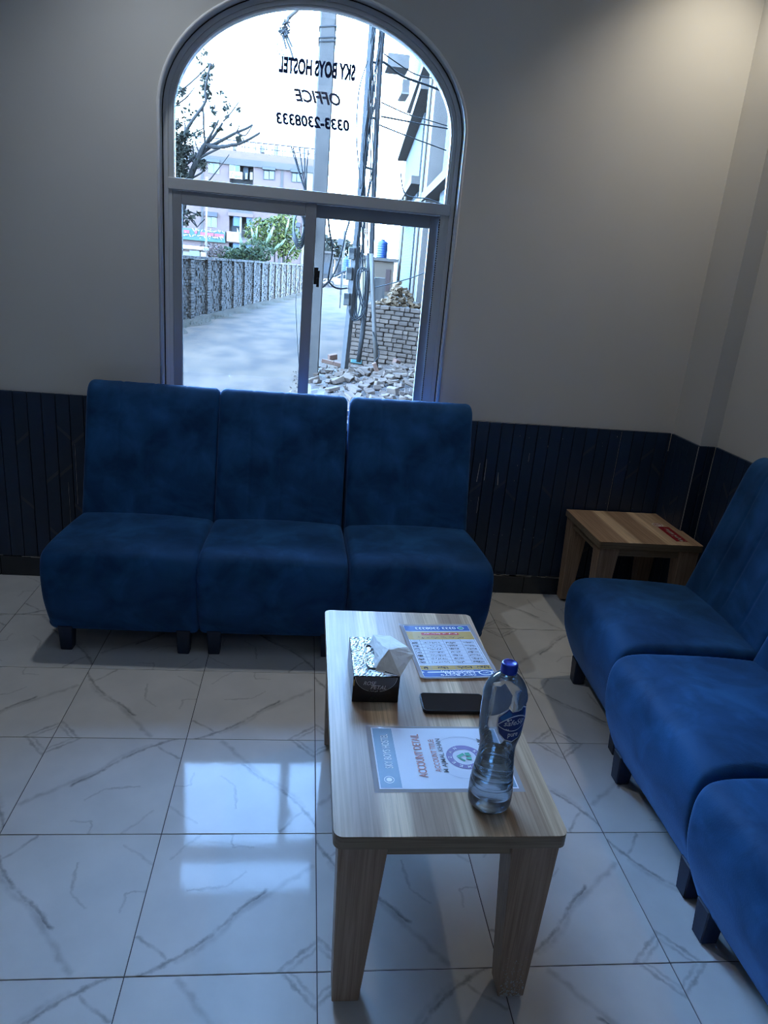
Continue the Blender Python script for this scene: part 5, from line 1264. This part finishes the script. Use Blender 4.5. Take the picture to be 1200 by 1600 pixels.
# far pole, van
wp2 = MB().tube([V((at(322, 385, 45).x, 45, ZG)), V((at(322.5, 385, 45).x, 45, at(326, 322, 45).z+1.5))], .055, n=8).build('street_post', M_fwhite, smooth=True); tag(wp2, 'slim white post standing in front of the green signboard', 'post')
vn = empty('parked_van', V((at(300, 395, 40).x, 40, ZG)), 'white roofed parked van half hidden behind the brick wall', 'van')
a = at(278, 392, 40); c = at(318, 392, 40); zt_ = at(300, 388, 40).z
MB().box(a.x, c.x, 39.2, 41, ZG+.35, zt_-.1).build('body', mat('van_body', (.40, .37, .32), .5), vn, bevel=.1)
MB().box(at(274, 388, 40).x, at(322, 388, 40).x, 39.0, 41.2, zt_-.08, zt_+.12).build('roof', M_carw, vn, bevel=.05)
fbx(296, 392, 312, 400, 39.15, .05).build('windscreen', M_fglass, vn)
for xx in (a.x+.4, c.x-.4): MB().tube([V((xx, 39.1, ZG+.33)), V((xx, 39.4, ZG+.33))], .33, n=16).build('wheel', M_tyre, vn)
# --- white car at the far end
YC = at(524, 449, 1).y; pc = gz(524, 449); YC = pc.y
car = empty('white_car', V((at(545, 440, YC).x, YC, ZG)), 'white car seen side-on at the far end of the lane', 'car')
sc_c = 1.0; x0c = at(504, 440, YC).x
def cp_(x, z): return V((x0c+x, YC-.8, ZG+z))
body = [(.0, .35), (.02, .62), (.12, .78), (.9, .90), (1.25, .95), (1.9, 1.38), (2.9, 1.45), (3.6, 1.40), (4.2, 1.0), (4.5, .95), (4.58, .4), (4.5, .28), (.1, .26)]
MB().prism([cp_(*p) for p in body], (0, 1.65, 0)).build('body', M_carw, car, bevel=.06)
for win_ in ([(1.42, .98), (1.98, 1.33), (2.45, 1.38), (2.45, .98)], [(2.52, .98), (2.52, 1.38), (3.05, 1.38), (3.6, 1.30), (3.85, 1.0)]):
    MB().prism([cp_(*p)+V((0, -.02, 0)) for p in win_], (0, .03, 0)).build('side_window', M_fglass, car)
for xw in (.85, 3.65):
    c = cp_(xw, .32); o = MB().tube([c+V((0, -.06, 0)), c+V((0, .2, 0))], .33, n=20).build('wheel', M_tyre, car); MB().tube([c+V((0, -.08, 0)), c+V((0, 0, 0))], .2, n=14).build('hubcap', M_fwhite, o)
MB().prism([cp_(.03, .58)+V((0, -.03, 0)), cp_(.3, .74)+V((0, -.03, 0)), cp_(.34, .66)+V((0, -.03, 0)), cp_(.06, .5)+V((0, -.03, 0))], (0, .05, 0)).build('headlight', M_fglass, car)

# --- unfinished building on the right
NB_ = at(694, 400, 17.5); FB_ = at(627, 400, 33.0); NB_.z = FB_.z = 0
df = (FB_-NB_); Lf = df.length; df.normalize(); nf = V((df.y, -df.x, 0)); 
if nf.x < 0: nf = -nf      # nf away from the lane
def onface(x, y=400):
    r = ray(x, y); # intersect in plan
    # r.xy*t = NB + df*s
    det = r.x*(-df.y) - (-df.x)*r.y
    t = (NB_.x*(-df.y) - (-df.x)*NB_.y)/det; s = (V((r.x*t, r.y*t, 0))-NB_).dot(df); return s, CAMZ+r.z*t
ub = empty('unfinished_building', NB_+df*Lf/2+nf*3+V((0, 0, ZT2-.1)), 'unfinished brick and plaster building rising on the right of lane', 'building')
def fp(s, off, z): return NB_+df*s+nf*off+V((0, 0, z))
def fbox(s0, s1, o0, o1, z0, z1): return MB().prism([fp(s0, o0, z0), fp(s1, o0, z0), fp(s1, o1, z0), fp(s0, o1, z0)], (0, 0, z1-z0))
ZU = 10.5
MB2 = fbox(-5.2, Lf, .25, 6, ZG, ZU).build('wall', M_plast2, ub)
M_ubrick, nt, b = new_mat('unfinished_brickwork')
tc = N(nt, 'TexCoord'); sx_ = N(nt, 'SeparateXYZ'); L(nt, tc.outputs['Object'], sx_.inputs[0]); cb_ = N(nt, 'CombineXYZ'); L(nt, sx_.outputs['Y'], cb_.inputs[0]); L(nt, sx_.outputs['Z'], cb_.inputs[1])
bt = N(nt, 'TexBrick'); bt.inputs['Scale'].default_value = 2.2; bt.inputs['Color1'].default_value = (0.036, 0.030, 0.027, 1); bt.inputs['Color2'].default_value = (0.054, 0.049, 0.045, 1); bt.inputs['Mortar'].default_value = (0.065, 0.065, 0.065, 1); bt.inputs['Mortar Size'].default_value = .03
L(nt, cb_.outputs[0], bt.inputs['Vector']); L(nt, bt.outputs[0], b.inputs['Base Color']); b.inputs['Roughness'].default_value = .95
def colm(xa, xb, y, o0, z0, z1, name, m, real_bricks=False):
    s0, _ = onface(xb, y); s1, _ = onface(xa, y)
    return fbox(s0, s1, o0, .26, z0, z1).build(name, m, ub)
colm(627, 648, 300, .10, ZG, ZU, 'brick_wall', M_ubrick)
colm(650, 657, 400, .0, ZG, ZU, 'brick_column', M_ubrick)
# column laid brick by brick on its lane side
s0, _ = onface(665, 300); s1, _ = onface(657, 300)
colm(657, 665, 300, -.05, ZG, ZU, 'brick_column', M_ubrick)
colm(667, 676, 300, -.18, ZG, ZU, 'concrete_column', mat('pale_column', (.24, .25, .26), .8, c2=(.30, .31, .32), scale=2), False)
colm(688, 704, 300, .0, ZG, ZU, 'brick_wall', M_ubrick)
s_a, _ = onface(660, 300)
for zz in (at(650, 330, 26).z, at(650, 100, 26).z): fbox(-2, Lf+.5, -.25, .25, zz, zz+.22).build('floor_slab', M_conc, ub)
def beam(a_, b_, w_):
    sa, za = onface(*a_); sb2, zb2 = onface(*b_); pa, pb_ = fp(sa, -.30, za), fp(sb2, -.30, zb2)
    d = (pb_-pa).normalized(); up2 = V((0, 0, w_)); return MB().prism([pa, pb_, pb_+up2, pa+up2], nf*.55).build('stair_beam', M_conc, ub)
beam((672, 140), (631, 252), .30); beam((656, 288), (634, 320), .25)
for (x0, y0, x1, y1) in ((606, 84, 640, 105), (629, 124, 640, 146)):
    o = fbx(x0, y0, x1, y1, 33, 1.2).build('cantilever_block', M_conc, ub)
fbx(627, 144, 640, 147, 32.8, 1.4).build('ledge', M_fwhite, ub)
MB().tube([fp(onface(672, 300)[0], -.25, ZG), fp(onface(672, 300)[0], -.25, ZU)], .05, n=8).build('down_pipe', M_fwhite, ub)
MB().tube([V((at(629, 358, 28).x, 28, ZG)), V((at(629, 358, 28).x, 28, 4))], .05, n=8).build('down_pipe', M_fwhite, ub)

# --- small structure with blue water tank
YS = 26.0
sh = empty('tank_house', V((at(597, 430, YS).x, YS, ZT2-.2)), 'small stained plaster hut under the blue water tank', 'hut')
a, c = at(573, 402, YS), at(617, 402, YS)
zt_ = at(597, 403, YS).z
MB().box(a.x, c.x, YS, YS+2.5, ZG, zt_-.08).build('wall', M_plast, sh); MB().box(a.x-.1, c.x+.12, YS-.12, YS+2.6, zt_-.1, zt_).build('roof_slab', M_conc, sh)
fbx(602, 421, 609, 455, YS-.03, .06).build('door', M_door, sh)
gb = fbx(584, 434, 601, 478, 20.0, .8).build('cement_block_wall', M_plast2); tag(gb, 'low grey cement block wall directly right of the grey pipe', 'wall')
def tank(cx_px, ybot, Y, wpx, hpx, zbot, name_lab):
    p = at(cx_px, ybot, Y); r = wpx/2/1130*Y; h = hpx/1130*Y; z = zbot if zbot is not None else p.z
    t = empty('water_tank', V((p.x, Y+r, z)), name_lab, 'water tank')
    pr = [(r*.96, 0), (r, .03*h)]
    for k in range(6): pr += [(r, (.06+.13*k)*h), (r*.96, (.09+.13*k)*h), (r, (.12+.13*k)*h)]
    pr += [(r*.98, .86*h), (r*.7, .94*h), (r*.4, .96*h)]
    MB().lathe([(a_, z+b_) for a_, b_ in pr], 24, c=(p.x, Y+r)).build('drum', M_blue, t, smooth=True)
    MB().lathe([(r*.38, z+.95*h), (r*.38, z+1.02*h), (r*.30, z+1.04*h)], 16, c=(p.x, Y+r)).build('lid', M_blue, t)
tank(597, 401, YS+.3, 16, 25, zt_+.002, 'blue plastic water tank on the roof of the stained hut')
stn = empty('tank_stand', V((at(541, 424, 40).x, 40.4, ZG)), 'thin metal stand holding the far blue tank above the car', 'stand')
p = at(541, 424, 40); MB().box(p.x-.25, p.x+.25, 40.0, 40.6, p.z-.06, p.z).build('platform', M_iron, stn)
for sx in (-.2, .2): MB().tube([V((p.x+sx, 40.3, ZG)), V((p.x+sx, 40.3, p.z-.05))], .03, n=6).build('leg', M_iron, stn)
tank(541, 424, 40, 12, 20, None, 'small blue water tank on a stand, left of the flat iron post')
# --- far skyline at the lane's end
bush([(508, 385, 10, 18, 260), (520, 395, 14, 22, 300), (540, 392, 14, 16, 220), (503, 400, 8, 20, 160), (553, 398, 10, 16, 160)], 112, M_leafd, 'hazy_tree', 'hazy grey green trees closing the far end of the lane', .5, 61, 'tree', depth=4)
hs = [(500, 395, 522, 425, 'low pale house behind the white car bonnet'), (548, 400, 580, 430, 'flat roofed grey house behind the meter boxes'), (524, 405, 546, 428, 'small white house right above the white car')]
for i, (x0, y0, x1, y1, lab) in enumerate(hs):
    e = empty('far_house', V((at((x0+x1)/2, y1, 85+i*7).x, 85+i*7, ZG)), lab, 'house'); Yh = 85+i*7
    a, c = at(x0, y0, Yh), at(x1, y0, Yh); MB().box(a.x, c.x, Yh, Yh+5, ZG, a.z).build('wall', (M_plast2, M_fconc, M_fwhite)[i], e); MB().box(a.x-.2, c.x+.2, Yh-.2, Yh+5.2, a.z, a.z+.25).build('roof', M_conc, e)
    f = MB().box((a.x+c.x)/2-.5, (a.x+c.x)/2+.4, Yh-.05, Yh+.05, ZG+1.2, ZG+2.4).build('window', M_fdark, e)
fpn = empty('transformer_pole', V((at(534, 440, 60).x, 60, ZG)), 'distant pole carrying a grey transformer box above the white car', 'pole')
MB().tube([V((at(534, 440, 60).x, 60, ZG)), V((at(534, 440, 60).x, 60, at(534, 360, 60).z))], .1, n=6).build('shaft', M_conc, fpn); fbx(528, 373, 539, 383, 59.7, .6).build('transformer_box', M_iron, fpn)
print('objects', len(scn.collection.objects), 'tris', sum(len(o.data.polygons) for o in scn.objects if o.type == 'MESH'))
